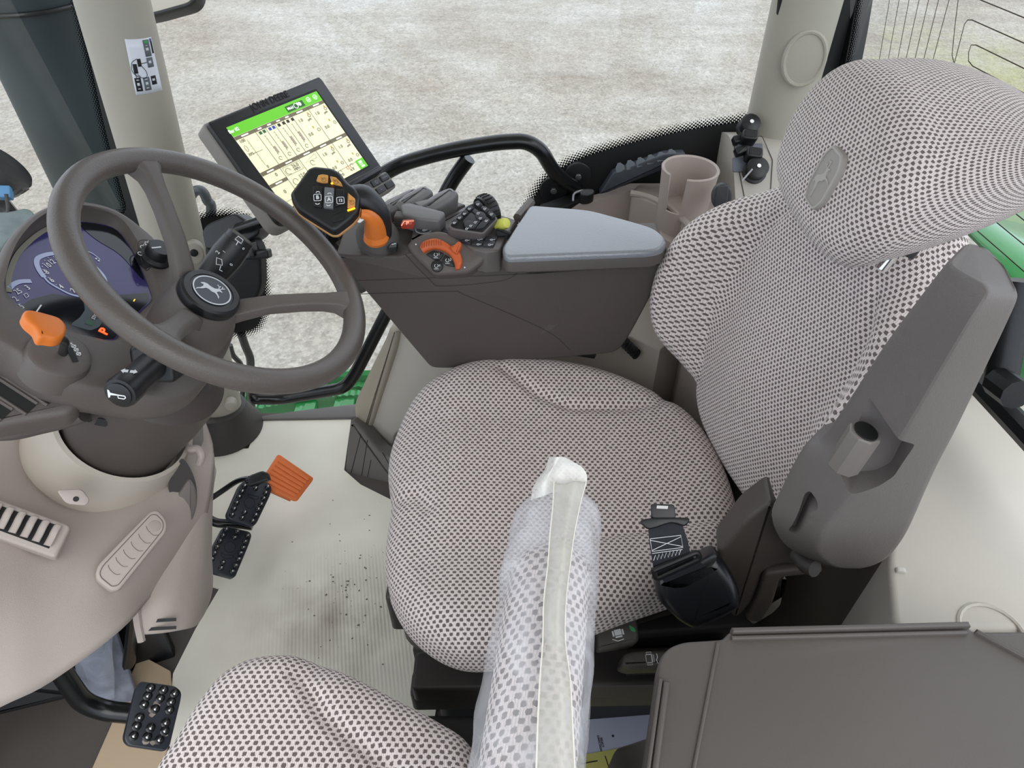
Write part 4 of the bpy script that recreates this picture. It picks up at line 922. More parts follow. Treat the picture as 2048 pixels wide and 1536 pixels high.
# ================================================================== SEATS
def cut(o, cutter):
    m = o.modifiers.new('b', 'BOOLEAN'); m.operation = 'DIFFERENCE'; m.object = cutter; m.solver = 'EXACT'
    dg = bpy.context.evaluated_depsgraph_get(); dg.update()
    me = D.meshes.new_from_object(o.evaluated_get(dg)); old = o.data; o.modifiers.remove(m); o.data = me
    cm = cutter.data; D.objects.remove(cutter); D.meshes.remove(cm); D.meshes.remove(old)
    bm = bmesh.new(); bm.from_mesh(me)
    for f in bm.faces: f.smooth = True
    for e in bm.edges: e.smooth = not (len(e.link_faces) == 2 and e.calc_face_angle(0) > R_(35))
    bm.to_mesh(me); bm.free()
def segd(p, a, b):
    a = V(a); b = V(b); p = V(p); d = b - a; t = max(0, min(1, (p - a).dot(d) / d.length_squared)); return (p - a - d * t).length
def groove(paths, wd, dp):
    def f(x, y):
        m = 9
        for L in paths:
            for i in range(len(L) - 1): m = min(m, segd((x, y), L[i], L[i + 1]))
        return -dp * math.exp(-(m / wd) ** 2)
    return f
def puff(name, F, outline, hf, er, depth, mt, parent, rings=26, n=150, sweep=(0, 0), tuck=.25, uvs=1.0, taper=(0, 0), warp=None):
    P = ccw(crs(outline, max(2, n // len(outline) + 1)))
    In = P
    for _ in range(6): In = inset(In, er / 6)
    c = (sum(p[0] for p in In) / len(In), sum(p[1] for p in In) / len(In)); N = len(P)
    vs_, uv, loops = [], [], []
    U = warp or (lambda x, y: (x, y))
    vs_.append(F.w(c[0], c[1], hf(*c))); uv.append(U(*c))
    def add(pts, zs, uvp):
        loops.append(len(vs_))
        for p, z, q in zip(pts, zs, uvp): vs_.append(F.w(p[0], p[1], z)); uv.append(U(*q))
    for k in range(1, rings + 1):
        t = k / rings; pts = [(c[0] + (p[0] - c[0]) * t, c[1] + (p[1] - c[1]) * t) for p in In]; add(pts, [hf(*p) for p in pts], pts)
    nr = []
    for i in range(N):
        d = V(P[(i + 1) % N]) - V(P[i - 1]); q = V((d.y, -d.x)); nr.append(q.normalized() if q.length else V((1, 0)))
    hb = [hf(*p) for p in In]; s = 0
    for k in range(1, 9):
        a = k / 8 * math.pi / 2; ar = er * a
        pts = [(In[i][0] + (P[i][0] - In[i][0]) * math.sin(a), In[i][1] + (P[i][1] - In[i][1]) * math.sin(a)) for i in range(N)]
        add(pts, [h - er * (1 - math.cos(a)) for h in hb], [(In[i][0] + nr[i].x * ar, In[i][1] + nr[i].y * ar) for i in range(N)])
    ar0 = er * math.pi / 2
    for k in range(1, 9):
        t = k / 8; b_ = math.sin(t * math.pi) * .006 - tuck * er * t * t
        pts = [(P[i][0] + nr[i].x * b_ + sweep[0] * t + (c[0] - P[i][0]) * taper[0] * t, P[i][1] + nr[i].y * b_ + sweep[1] * t + (c[1] - P[i][1]) * taper[1] * t) for i in range(N)]
        add(pts, [h - er - depth * t for h in hb], [(In[i][0] + nr[i].x * (ar0 + depth * t), In[i][1] + nr[i].y * (ar0 + depth * t)) for i in range(N)])
    fs = [(0, loops[0] + i, loops[0] + (i + 1) % N) for i in range(N)]
    for a, b_ in zip(loops, loops[1:]): fs += [(a + i, b_ + i, b_ + (i + 1) % N, a + (i + 1) % N) for i in range(N)]
    fs.append(tuple(loops[-1] + i for i in range(N)))
    uv = [(u * uvs, v * uvs) for u, v in uv]
    return mk(name, vs_, fs, mt, parent, 75, uv)
sm = lambda t: 0 if t < 0 else (1 if t > 1 else t * t * (3 - 2 * t))

seat = thing('operator_seat', 'beige houndstooth-knit driver seat with tall back, headrest and folded armrest', 'seat', (.1, .72, .05))
CU = Fr((0, 0, .485), (1, 0, 0), (0, 0, 1))
co = [(-.10, .985), (-.165, .94), (-.200, .87), (-.212, .79), (-.196, .70), (-.194, .62), (-.178, .54), (-.135, .465), (-.075, .425), (-.01, .425), (.07, .455), (.15, .49), (.24, .525), (.31, .555), (.345, .61), (.355, .70), (.345, .80), (.31, .885), (.24, .945), (.15, .985), (.05, 1.005), (-.03, 1.008)]
seams = [[(-.02, .955), (.04, .90), (.10, .872), (.20, .872), (.29, .885)], [(.09, .60), (.20, .618), (.33, .635)], [(-.20, .70), (-.15, .69), (-.13, .66)]]
gv = groove(seams, .009, .007)
def hcu(x, y):
    d = abs(y - (.715 + .10 * (x + .05))) ; z = .020 * sm((d - .12) / .12) - .012 * math.exp(-(((x - .12) / .16) ** 2 + ((y - .72) / .13) ** 2))
    z += -.030 * sm((-.08 - x) / .16) + .010 * sm((x - .2) / .15)
    z -= .012 * math.exp(-(((x + .20) / .05) ** 2 + ((y - .665) / .05) ** 2))
    return z + gv(x, y)
cush = puff('seat_cushion', CU, co, hcu, .045, .055, FAB, seat, rings=44, n=176, tuck=.5)
# backrest
YAW = R_(13); LEAN = R_(8)
fx = V((-math.cos(YAW) * math.cos(LEAN), -math.sin(YAW) * math.cos(LEAN), math.sin(LEAN)))
B = Fr((.345, .752, .50), (math.sin(YAW), -math.cos(YAW), 0), fx)
hw = [(-.035, .10), (.01, .165), (.06, .225), (.12, .252), (.19, .258), (.26, .248), (.32, .222), (.375, .172), (.42, .126), (.46, .088), (.495, .055), (.505, .03)]
bo = [(w_, b_) for b_, w_ in hw] + [(0, .515)] + [(-w_, b_) for b_, w_ in hw[::-1]] + [(0, -.045)]
gb = groove([[(-.125, .0), (-.14, .10), (-.155, .20), (-.12, .34), (-.08, .42)], [(.125, .0), (.14, .10), (.155, .20), (.12, .34), (.08, .42)]], .008, .006)
def hb_(x, y):
    wing = .105 * sm((abs(x) - .115) / .13) * (1 - sm((y - .26) / .16)) * (.35 + .65 * sm((y + .02) / .12))
    return wing + .020 * math.exp(-((y - .13) / .12) ** 2) * (1 - sm(abs(x) / .2)) + .03 * sm((abs(x) - .10) / .1) * sm((y - .26) / .16) * .3 + gb(x, y)
def wrp(x, y):      # finer knit in the middle panel, coarser on the bolsters
    a = abs(x); s = 1 if x >= 0 else -1
    return (s * (a * 1.30 if a < .14 else .182 + (a - .14) * .78), y * 1.12)
back = puff('backrest', B, bo, hb_, .045, .055, FAB, seat, rings=44, n=176, tuck=.2, warp=wrp)
puff('backrest_shell', B.up(-.095), [(x * .66, y * .84) for x, y in bo], lambda x, y: 0, .02, .03, DGREY, seat, rings=3, n=80)
# headrest
H = Fr((.326, .742, .932), (math.sin(R_(4)), -math.cos(R_(4)), 0), V((-math.cos(R_(12)), 0, math.sin(R_(12)))))
ho = [(0, -.012), (.07, -.010), (.118, .004), (.150, .045), (.158, .095), (.150, .135), (.125, .170), (.085, .192), (.03, .203), (-.03, .203), (-.085, .194), (-.125, .170), (-.150, .130), (-.158, .085), (-.146, .035), (-.118, .002), (-.07, -.010)]
def hh(x, y): return -.030 * sm((y - .07) / .16) - .015 * (x / .15) ** 2 + .006
head = puff('headrest', H, [(x * .88 + .004, y * .85) for x, y in ho], hh, .040, .135, FAB, seat, rings=28, n=150, sweep=(.0, .062), tuck=.30, uvs=1.32, taper=(.02, .46))
EB = H.sub(.046, .068, .002, 0)
eb = fillet([(-.014, -.032), (.014, -.032), (.023, -.018), (.023, .018), (.014, .032), (-.014, .032), (-.023, .018), (-.023, -.018)], .006, 3)
bd_ = prism('emblem_patch', EB, eb, .0, .0062, mat('patch_grey', (158, 152, 147), .6), head, .001, label='smooth stitched grey badge')
mb = MB(); mb.line(EB, inset(ccw(eb), .002), .0022, .006, .0012, closed=True); deer(mb, EB, 0, -.001, .017, R_(38), .006, .0014); mb.build('emblem_relief', mat('patch_light', (176, 171, 165), .6), bd_)
for dy in (0, .15):
    pa, pb_ = at(1832, 478, .735) + V((-.012, dy, 0)), at(1866, 415, .715) + V((-.004, dy, 0))
    tube('headrest_post', [pa - (pb_ - pa), pa, pb_], .0065, CHROME, seat, 14)
    prism('post_sleeve', Fr(pa, (.5, -1, 0), pb_ - pa), circ(.021, 24, ry=.012), -.012, .006, BLACK, seat, .004)

# folded left armrest
def sec(L, R, Q, yl, yr, yq, back=.035):
    l = oY(*L, yl); r = oY(*R, yr); q = oY(*Q, yq); P = [l, r, q, q + V((.012, .05, 0)), l + V((back, .035, 0))]
    c = sum(P, V()) / 5; out = []
    for i in range(5):
        p = P[i]; a = P[i - 1] - p; b_ = P[(i + 1) % 5] - p; rr = min(.012 if i != 1 else .006, a.length * .4, b_.length * .4)
        A = p + a.normalized() * rr; E_ = p + b_.normalized() * rr
        for k in range(4): t = k / 3; out.append(A * (1 - t) ** 2 + p * 2 * t * (1 - t) + E_ * t * t)
    return out
arm = [((1905, 535), (1962, 560), (2012, 568), .485, .455, .47), ((1893, 528), (1975, 575), (2030, 585), .49, .44, .46), ((1876, 545), (1968, 600), (2040, 602), .495, .43, .45),
       ((1830, 605), (1935, 650), (2018, 655), .50, .425, .445), ((1760, 700), (1875, 752), (1965, 765), .50, .425, .445), ((1690, 808), (1812, 858), (1915, 868), .50, .425, .445),
       ((1640, 878), (1765, 925), (1880, 935), .50, .43, .445), ((1600, 900), (1720, 975), (1853, 992), .50, .43, .445), ((1555, 985), (1680, 1020), (1832, 1040), .495, .43, .445),
       ((1537, 1035), (1640, 1072), (1812, 1080), .49, .43, .445), ((1560, 1085), (1636, 1105), (1785, 1115), .48, .435, .45), ((1600, 1112), (1660, 1128), (1755, 1132), .47, .44, .455), ((1630, 1126), (1680, 1136), (1735, 1137), .465, .445, .455)]
ARMM = mat('armrest_plastic', (106, 100, 97), .5, grain=.6, gscale=700)
lp = [sec(*a) for a in arm]; q_ = list(zip(*lp)); q_ = [crs([tuple(p) for p in col_], 4, False) for col_ in q_]; lp2 = [[V(c_[i]) for c_ in q_] for i in range(len(q_[0]))]
am = loft('folded_armrest', lp2, ARMM, seat, smooth=50)
AF = Fr(oY(1745, 905, .44), (1, 0, 0), (-.35, -1, .15)); AF = Fr(AF.o, (1, 0, .2), AF.ez)
cpts = fillet(AF.pxs([(1652, 940), (1682, 870), (1738, 818), (1770, 838), (1838, 888), (1796, 968), (1760, 985), (1694, 990)]), .006, 4)
cutm = D.materials.new('c'); cu_ = prism('c', AF, cpts, -.030, .05, cutm, None, 0, draft=-.004); cut(am, cu_)
AS = Fr(oY(1605, 1030, .46), (1, 0, 0), (-.3, -1, .2))
cu_ = prism('c', AS, fillet(AS.pxs([(1620, 980), (1633, 988), (1634, 1000), (1620, 1012), (1592, 1076), (1577, 1072), (1600, 1018), (1610, 990)]), .003, 3), -.02, .05, cutm, None, 0); cut(am, cu_)
D.materials.remove(cutm)
KFr = Fr(oY(1690, 925, .452), (0, 1, 0), oY(1728, 868, .452) - oY(1690, 925, .452))
kl = (oY(1730, 868, .452) - oY(1694, 930, .452)).length
kn = prism('armrest_knob', KFr, circ(.0155, 8), -.004, kl, mat('knob_plastic', (116, 109, 105), .45), seat, .003, smooth=20)
prism('knob_cap', KFr, circ(.0125, 24, ry=.011), kl - .001, kl + .0012, BLK2, seat, .0005)
for x, y in ((1789, 876), (1775, 900)): prism('screw_hole', Fr(oY(x, y, .465), (1, 0, 0), (-.35, -1, .15)), circ(.0024, 12), -.01, .002, BLK2, seat, 0)
# side bracket below the armrest
BF = Fr(oY(1520, 1110, .50), (1, 0, 0), (-.2, -1, .2))
prism('side_bracket', BF, fillet(BF.pxs([(1490, 1040), (1545, 1000), (1560, 1050), (1600, 1100), (1640, 1130), (1560, 1130), (1525, 1145), (1515, 1180), (1500, 1215), (1470, 1240), (1440, 1200), (1436, 1110), (1460, 1080)]), .010, 4), -.05, 0, BROWN2, seat, .006)
prism('bracket_foot', BF, fillet(BF.pxs([(1530, 1140), (1640, 1125), (1645, 1140), (1560, 1150), (1545, 1200), (1520, 1240), (1490, 1235), (1515, 1185)]), .006, 3), -.03, .006, BROWN2, seat, .004)
tube('pivot_bolt', [oY(1595, 1110, .48), oY(1612, 1130, .46), oY(1630, 1138, .45)], .010, DGREY, seat, 12)
lv = prism('recline_lever', BF.up(-.02), fillet(BF.up(-.02).pxs([(1488, 1222), (1512, 1190), (1560, 1182), (1568, 1140), (1560, 1200), (1545, 1216), (1505, 1240)]), .006, 3), -.012, .01, mat('lever_grey', (122, 117, 108), .5), seat, .003)
LFr = BF.up(-.009); mb = MB(); mb.line(LFr, LFr.pxs([(1504, 1212), (1514, 1216), (1522, 1214)]), .006, .0); mb.line(LFr, LFr.pxs([(1518, 1214), (1523, 1195)]), .005, 0); mb.line(LFr, LFr.pxs([(1510, 1200), (1515, 1203)]), .002, 0); mb.line(LFr, LFr.pxs([(1528, 1202), (1532, 1206)]), .002, 0); mb.build('recline_symbol', WHITE, lv)
# seat base under the cushion
SB = Fr((0, 0, 0), (1, 0, 0), (0, 0, 1))
prism('suspension_cover', SB, fillet([(-.13, .50), (.40, .54), (.40, .92), (-.13, .94)], .03, 4), .008, .33, BLK2, seat, .01)
prism('seat_pan', SB, fillet([(-.165, .50), (-.06, .455), (.10, .50), (.36, .58), (.36, .90), (-.13, .97)], .03, 4), .36, .41, DGREY, seat, .008)
prism('base_rail', SB, fillet([(-.15, .45), (.34, .46), (.34, .52), (-.15, .51)], .01, 3), .27, .31, DGREY, seat, .006)
prism('base_rail', SB, fillet([(-.16, .465), (.34, .475), (.34, .52), (-.16, .51)], .01, 3), .20, .25, DGREY, seat, .006)
for x_ in (-.11, .02, .16): prism('base_panel', SB, rect(.12, .01, x_, .57, .002), .03, .20, DGREY, seat, .002)
prism('front_skirt', SB, fillet([(-.185, .53), (-.15, .53), (-.14, .90), (-.18, .90)], .008, 3), .34, .43, DGREY, seat, .006)
L1 = Fr(oZ(1240, 1262, .40), (1, .12, 0), (0, -.35, 1))
bt = prism('tilt_handle', L1, fillet(L1.pxs([(1190, 1245), (1205, 1240), (1268, 1232), (1275, 1240), (1280, 1280), (1268, 1290), (1195, 1302)]), .006, 4), -.03, 0, mat('handle_dark', (78, 74, 70), .45, grain=.3), seat, .006)
def seat_icon(mbx, F, s, rot=0, fill=True):
    G_ = F.sub(0, 0, 0, rot); r = lambda x0, y0, x1, y1: (mbx.rect(G_, x0 * s, y0 * s, x1 * s, y1 * s) if fill else mbx.line(G_, [(x0 * s, y0 * s), (x1 * s, y0 * s), (x1 * s, y1 * s), (x0 * s, y1 * s)], .0007, closed=True))
    r(-.5, -.3, .5, .5); r(-.5, -.62, .5, -.4); r(-.85, -.35, -.6, .4); r(.6, -.35, .85, .4)
mb = MB(); seat_icon(mb, L1.sub(*L1.px(1236, 1266)), .010, R_(5)); mb.line(L1, L1.pxs([(1225, 1279), (1236, 1282), (1248, 1278)]), .001); mb.build('handle_symbol', WHITE, bt)
mb = MB(); mb.poly(L1, crs(L1.pxs([(1258, 1251), (1268, 1256), (1271, 1263), (1263, 1262)]), 3)); mb.build('green_mark', GREENL, bt)
L2 = Fr(oZ(1300, 1320, .385), (1, .05, 0), (0, -.3, 1))
bt2 = prism('slide_handle', L2, fillet(L2.pxs([(1243, 1330), (1246, 1308), (1268, 1301), (1450, 1298), (1450, 1335), (1262, 1338), (1248, 1334)]), .01, 4), -.05, 0, mat('handle_dark', (78, 74, 70), .45), seat, .006)
mb = MB(); seat_icon(mb, L2.sub(*L2.px(1299, 1317)), .010, R_(90), False); mb.line(L2, L2.pxs([(1313, 1307), (1315, 1314), (1313, 1320), (1316, 1327)]), .001); mb.build('handle_symbol', WHITE, bt2)
mb = MB(); L2s = Fr(oZ(1265, 1345, .365), (1, .05, 0), (0, -1, .3)); mb.line(L2s, [(-.01, .0), (.05, .003)], .0025, .004); mb.build('handle_slot', BLK2, bt2)

# seat belt with retractor (buckle side)
sb = thing('seat_belt', 'black seat belt retractor with short webbing and metal tongue on the seat', 'seat belt', oY(1390, 1190, .47))
RC = Fr(oY(1392, 1198, .455), (1, .05, -.25), (-.12, -.75, .65))
prism('retractor_cover', RC, crs(RC.pxs([(1312, 1155), (1316, 1200), (1345, 1235), (1370, 1255), (1400, 1262), (1470, 1230), (1484, 1212), (1476, 1170), (1445, 1120), (1430, 1113), (1405, 1125), (1360, 1150), (1320, 1145)]), 4), -.05, .0, mat('retractor_black', (24, 25, 30), .3), sb, .016, 5)
wb0 = Fr(oY(1335, 1090, .49), (1, .05, -.12), (-.12, -.6, .8))
def wp(x, y, d=0): return wb0.w(*wb0.px(x, y), d)
def strap(name, rows, th, mt, parent):
    loops = []
    for (l, r, d) in rows:
        a = wp(*l, d); b_ = wp(*r, d); nrm = wb0.ez * th; loops.append([a, b_, b_ + nrm, a + nrm])
    return loft(name, loops, mt, parent, smooth=30)
strap('webbing', [((1298, 1038), (1362, 1038), .004), ((1296, 1060), (1366, 1058), .005), ((1298, 1085), (1374, 1080), .004), ((1303, 1115), (1378, 1100), .002), ((1308, 1140), (1384, 1112), -.004), ((1320, 1155), (1400, 1125), -.02), ((1335, 1170), (1420, 1135), -.03)], .0035, BELT, sb)
tg = strap('tongue', [((1301, 1012), (1345, 1012), .008), ((1301, 1040), (1350, 1038), .006), ((1303, 1050), (1352, 1048), .005)], .002, BLACK, sb)
prism('tongue_cover', wb0, fillet(wb0.pxs([(1300, 1008), (1346, 1009), (1350, 1036), (1302, 1036)]), .003), .008, .013, BLACK, sb, .001)
prism('tongue_slot', wb0, wb0.pxs([(1312, 1011), (1334, 1012), (1333, 1018), (1311, 1017)]), .0132, .0142, STEEL, sb, 0)
prism('keeper', wb0, crs(wb0.pxs([(1280, 1042), (1300, 1036), (1366, 1035), (1376, 1040), (1366, 1052), (1340, 1046), (1300, 1058), (1286, 1052)]), 3), .006, .014, BLACK, sb, .002)
mb = MB(); st = lambda L: mb.line(wb0.up(.0092), wb0.pxs(L), .0007)
for L in ([(1299, 1077), (1360, 1070), (1364, 1094), (1303, 1102), (1299, 1077)], [(1300, 1080), (1363, 1092)], [(1303, 1100), (1360, 1073)], [(1303, 1106), (1363, 1098)]): st(L)
st([(1306 + k * 3.6, (1110 if k % 2 else 1120) - k * .8) for k in range(16)]); mb.build('stitching', WHITE, sb)
tube('guide_loop', fillet([wp(1306, 1140, .004), wp(1312, 1158, .0), wp(1400, 1118, .0), wp(1394, 1103, .004), wp(1306, 1140, .004)], .004, 3, False), .0035, BLACK, sb, 8)

# instructor seat cushion and plastic-covered backrest
ins_ = thing('instructor_seat', 'fold-down passenger seat in knit fabric with a plastic-sleeved backrest', 'seat', (-.2, .3, .2))
IC = Fr((0, 0, .497), (1, 0, 0), (0, 0, 1))
io = IC.pxs([(300, 1536), (345, 1465), (385, 1400), (430, 1345), (480, 1312), (540, 1299), (610, 1303), (700, 1340), (790, 1385), (870, 1425), (935, 1470), (960, 1560), (940, 1700), (850, 1840), (650, 1900), (420, 1880), (300, 1760), (280, 1640)])
ig = groove([IC.pxs([(590, 1345), (618, 1380), (645, 1430), (690, 1470), (750, 1515), (820, 1570), (830, 1700)])], .010, .010)
icx, icy = IC.px(520, 1500)
puff('seat_cushion', IC, io, lambda x, y: .012 - .25 * ((x - icx) ** 2 + (y - icy) ** 2) + ig(x, y), .035, .05, FAB, ins_, rings=44, n=160, tuck=.4)
prism('seat_base', SB, fillet([(-.33, .14), (-.03, .14), (-.03, .38), (-.30, .38)], .03, 4), .12, .40, BLK2, ins_, .01)
tube('seat_post', [V((-.18, .25, .02)), V((-.18, .25, .14))], .05, BLK2, ins_, 16)
def slab_rows(off=0, n=28, jit=0, y0=.385, y1=-.02, ks=22):
    rows, uvr = [], []
    for i in range(n + 1):
        t = i / n; y = y0 + (y1 - y0) * t; xc = .040 - (.385 - y) * .14 ; e = min(1, (y0 - y + .004) / .035); e = math.sin(min(1, e) * math.pi / 2)
        hw_ = (.0355 + off) * (.55 + .45 * e); top = .845 + off - .03 * (1 - e); row, ur = [], []
        prof = []
        for k in range(ks + 1):       # from the rear bottom over the top to the front bottom
            q = k / ks
            if q < .36: s = q / .36; p = (hw_, -.33 + (.33 - hw_) * s)
            elif q > .64: s = (q - .64) / .36; p = (-hw_, -hw_ - (.33 - hw_) * s)
            else: a = (q - .36) / .28 * math.pi; p = (hw_ * math.cos(a), -hw_ + hw_ * math.sin(a))
            prof.append(p)
        arc = 0
        for k, p in enumerate(prof):
            if k: arc += math.hypot(p[0] - prof[k - 1][0], p[1] - prof[k - 1][1])
            bul = 0
            P = V((xc + p[0], y, top + p[1]))
            if jit:
                nz_ = noise.noise(V((P.x * 22, P.y * 22, P.z * 22))) * jit + noise.noise(V((P.x * 60, P.y * 40, P.z * 50))) * jit * .4
                P += V((p[0] / hw_, 0, max(0, p[1] / hw_ + 1))).normalized() * nz_ if (abs(p[0]) > 0) else V((0, 0, nz_))
            row.append(P); ur.append((arc, y))
        rows.append(row); uvr.append(ur)
    return rows, uvr
def slab(name, rows, uvr, mt, parent, solid=0):
    m = len(rows[0]); vs_ = [p for r in rows for p in r]; uv = [u for r in uvr for u in r]
    fs = [(i * m + j, i * m + j + 1, (i + 1) * m + j + 1, (i + 1) * m + j) for i in range(len(rows) - 1) for j in range(m - 1)]
    fs.append(tuple(range(m))); fs.append(tuple((len(rows) - 1) * m + j for j in range(m)))
    return mk(name, vs_, fs, mt, parent, 75, uv)
r_, u_ = slab_rows(y0=.362); bk = slab('backrest', r_, u_, FAB, ins_)
r_, u_ = slab_rows(.0065, 60, .0045, y0=.418, ks=40); slv = slab('plastic_sleeve', r_, u_, PLAS2, ins_); slv['label'] = 'clear wrinkled plastic sleeve'
# gathered tip and folded seam strip of the sleeve
tp = []
for (l, m1, r, z0) in (((1062, 1000), (1110, 985), (1160, 1010), .852), ((1066, 975), (1110, 962), (1168, 985), .862), ((1078, 955), (1118, 938), (1174, 962), .870), ((1090, 938), (1124, 924), (1172, 945), .875), ((1098, 914), (1128, 914), (1162, 932), .88)):
    tp.append([oZ(*l, z0 - .01), oZ((l[0] + m1[0]) / 2, (l[1] + m1[1]) / 2, z0 + .004), oZ(*m1, z0), oZ((r[0] + m1[0]) / 2, (r[1] + m1[1]) / 2, z0 - .004), oZ(*r, z0 - .008)])
o_ = grid_uv_sheet('sleeve_tip', tp, plastic_mat('plastic_tip', .30, (236, 234, 228)), ins_, .0012); o_.modifiers.clear()
sm_rows = []
for (x0, x1, y) in ((1108, 1172, 965), (1106, 1160, 1010), (1100, 1148, 1070), (1096, 1140, 1130), (1088, 1132, 1200), (1086, 1130, 1280), (1080, 1140, 1360), (1076, 1144, 1440), (1072, 1150, 1560), (1068, 1160, 1700)):
    z = .866; sm_rows.append([oZ(x0, y, z - .002), oZ((x0 * 2 + x1) / 3, y + 3, z + .004), oZ((x0 + 2 * x1) / 3, y - 2, z + .006), oZ(x1, y, z - .004)])
grid_uv_sheet('sleeve_seam', sm_rows, plastic_mat('plastic_seam', .55, (214, 210, 200)), ins_, .0012)

FOLD = mat('plastic_fold', (232, 228, 216), .15, spec=.8)
for side_ in (0, 3): tube('sleeve_fold_edge', crs([tuple(r[side_] + V((0, 0, .001))) for r in sm_rows], 4, False), .0007, FOLD, ins_, 6)

# ================================================================== ARMREST CONSOLE
CY = .975
NF = Fr((0, CY, 0), (1, 0, 0), (0, -1, 0))       # near face; ey = +z
ac = thing('armrest_console', 'brown-grey control console with joystick, orange throttle and padded lid beside the seat', 'console', (0, 1.05, .5))
side = NF.pxs([(667, 508), (862, 737), (905, 738), (1236, 706), (1262, 668), (1336, 530), (1332, 512), (1000, 518), (985, 506), (930, 502), (835, 502), (800, 512), (700, 512)])
side = fillet(side, [.01, .012, .01, .02, .02, .01, .008, .0, .0, .0, .0, .0, .008], 4)
prism('console_body', NF, side, -.105, .0, mat('console_brown', (80, 73, 70), .5, grain=.5, var=.04), ac, .005, 3)
mb = MB()      # moulding lines
for L in ([(715, 588), (900, 583), (930, 590), (1090, 660), (1140, 700)], [(810, 508), (860, 560), (885, 572), (1000, 562), (1036, 545), (1048, 534)], [(690, 562), (880, 555), (1100, 545), (1330, 528)]):
    mb.line(NF, crs(NF.pxs(L), 5, False), .0012, .0002, .0003)
mb.build('moulding_line', mat('seam_dark', (58, 52, 50), .7), ac)
tube('mounting_bar', [oY(1040, 690, 1.0), oY(1100, 694, 1.0), oY(1160, 700, 1.0), oY(1190, 705, 1.0)], .012, BLK2, ac, 10)
for k in range(12): p = oY(1246 + k * 2.6, 682 + k * 2.6, 1.02); tube('bellows_ring', [p + V((.0, -.0, 0)), p + V((.0012, 0, -.001))], .011, BLK2, ac, 10) if k % 2 == 0 else None

SCF = mat('scuff_mark', (104, 99, 96), .6)
for k in range(6):
    mbs = MB(); mbs.line(NF, NF.pxs([(1082 + k * 4, 668 - k * 2), (1092 + k * 4.5, 655 - k * 1.5), (1100 + k * 3, 648 + k)]), .0007, .0002, .0002); mbs.build('scuff_mark', SCF, ac)
# padded lid
LZ = .762
LD = Fr((0, 0, LZ), (1, 0, 0), (0, 0, 1))
lidm = mat('lid_vinyl_skylit', (126, 130, 137), .34, grain=1.0, gscale=420, spec=.9, coat=.5)  # sky reflection put into the vinyl colour: paler and bluer than the lid side
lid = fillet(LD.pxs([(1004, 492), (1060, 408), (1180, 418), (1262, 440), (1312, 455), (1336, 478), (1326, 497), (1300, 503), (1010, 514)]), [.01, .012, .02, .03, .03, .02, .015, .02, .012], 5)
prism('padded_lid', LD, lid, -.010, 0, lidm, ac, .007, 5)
prism('lid_base', LD, lid, -.034, -.009, mat('lid_side', (89, 83, 80), .45, grain=.5), ac, .002, 2, bot=.006)
mb = MB(); mb.line(NF, crs(NF.pxs([(1004, 505), (1018, 530), (1060, 545), (1120, 541), (1250, 530), (1336, 517)]), 5, False), .0022, .0012); mb.build('lid_gap', BLK2, ac)
skirt = fillet(NF.pxs([(1003, 500), (1334, 494), (1336, 514), (1250, 527), (1120, 538), (1062, 542), (1022, 528), (1006, 510)]), .006, 3)
prism('lid_skirt', NF, skirt, -.03, .006, mat('lid_side', (89, 84, 80), .45, grain=.5), ac, .006, 4)
tube('lid_hinge', [oZ(1035, 436, .75), oZ(1062, 404, .75)], .008, BROWN, ac, 8)

DK = Fr((0, 0, .742), (1, 0, 0), (0, 0, 1))
deckm = mat('deck_plastic', (98, 93, 91), .38, grain=.4)
prism('control_deck', DK, fillet(DK.pxs([(832, 437), (870, 443), (938, 408), (962, 400), (1000, 428), (1036, 440), (1012, 474), (1000, 500), (972, 503), (945, 497), (920, 484), (898, 472), (866, 466), (838, 474), (820, 482)]), .004, 3), -.04, 0, deckm, ac, .004)
T = Fr(oY(886, 512, .972), (1, 0, 0), (0, -.72, .70))
tb = prism('throttle_housing', T, fillet(T.pxs([(812, 492), (828, 478), (852, 466), (880, 462), (905, 470), (925, 486), (950, 500), (985, 505), (965, 528), (938, 548), (868, 552), (850, 534), (824, 510)]), .008, 4), -.03, .006, BROWN, ac, .007)
oa = crs(T.pxs([(841, 497), (846, 488), (858, 482), (874, 480), (892, 487), (906, 497), (917, 503), (923, 512), (926, 526), (922, 540)]), 4, False)
ia = crs(T.pxs([(849, 509), (856, 505), (864, 502), (873, 501), (886, 504), (897, 510), (904, 517), (908, 525), (911, 533), (912, 543)]), 4, False)
def arcsec(o, i):
    o = V(o); i = V(i); q = lambda f, z: T.w(*(i.lerp(o, f)), z)
    return [q(0, -.004), q(0, .012), q(.12, .0145), q(.5, .016), q(.88, .0145), q(1, .011), q(1, -.004)]
tw = loft('throttle_lever', [arcsec(o, i) for o, i in zip(oa, ia)], ORD, ac, smooth=50)
prism('throttle_tab', T, fillet(T.pxs([(902, 498), (911, 495), (918, 488), (924, 490), (925, 497), (920, 507), (916, 514), (906, 508)]), .002, 3), .0, .022, ORD, tw, .003)
mb = MB()
for k in range(9):
    x0 = 847 + k * 4.6; y0 = 490 - 7 * math.sin((k + 1) / 10 * 2.2); mb.line(T, T.pxs([(x0, y0), (x0 - 1 + k * .2, y0 + 12)]), .0009, .0158)
mb.build('throttle_ribs', mat('rib_brown', (140, 62, 28), .6), tw)
for P in ([(853, 511), (868, 503), (884, 507), (889, 510), (881, 522), (868, 521)], [(891, 511), (904, 520), (910, 536), (893, 533), (884, 524)]):
    bt_ = prism('engine_speed_button', T, fillet(T.pxs(P), .002, 3), .004, .010, BLACK, ac, .001)
bt_ = prism('engine_speed_button', T, circ(.0098, 24, *T.px(875, 534)), .004, .010, BLACK, ac, .0015)
mb = MB()
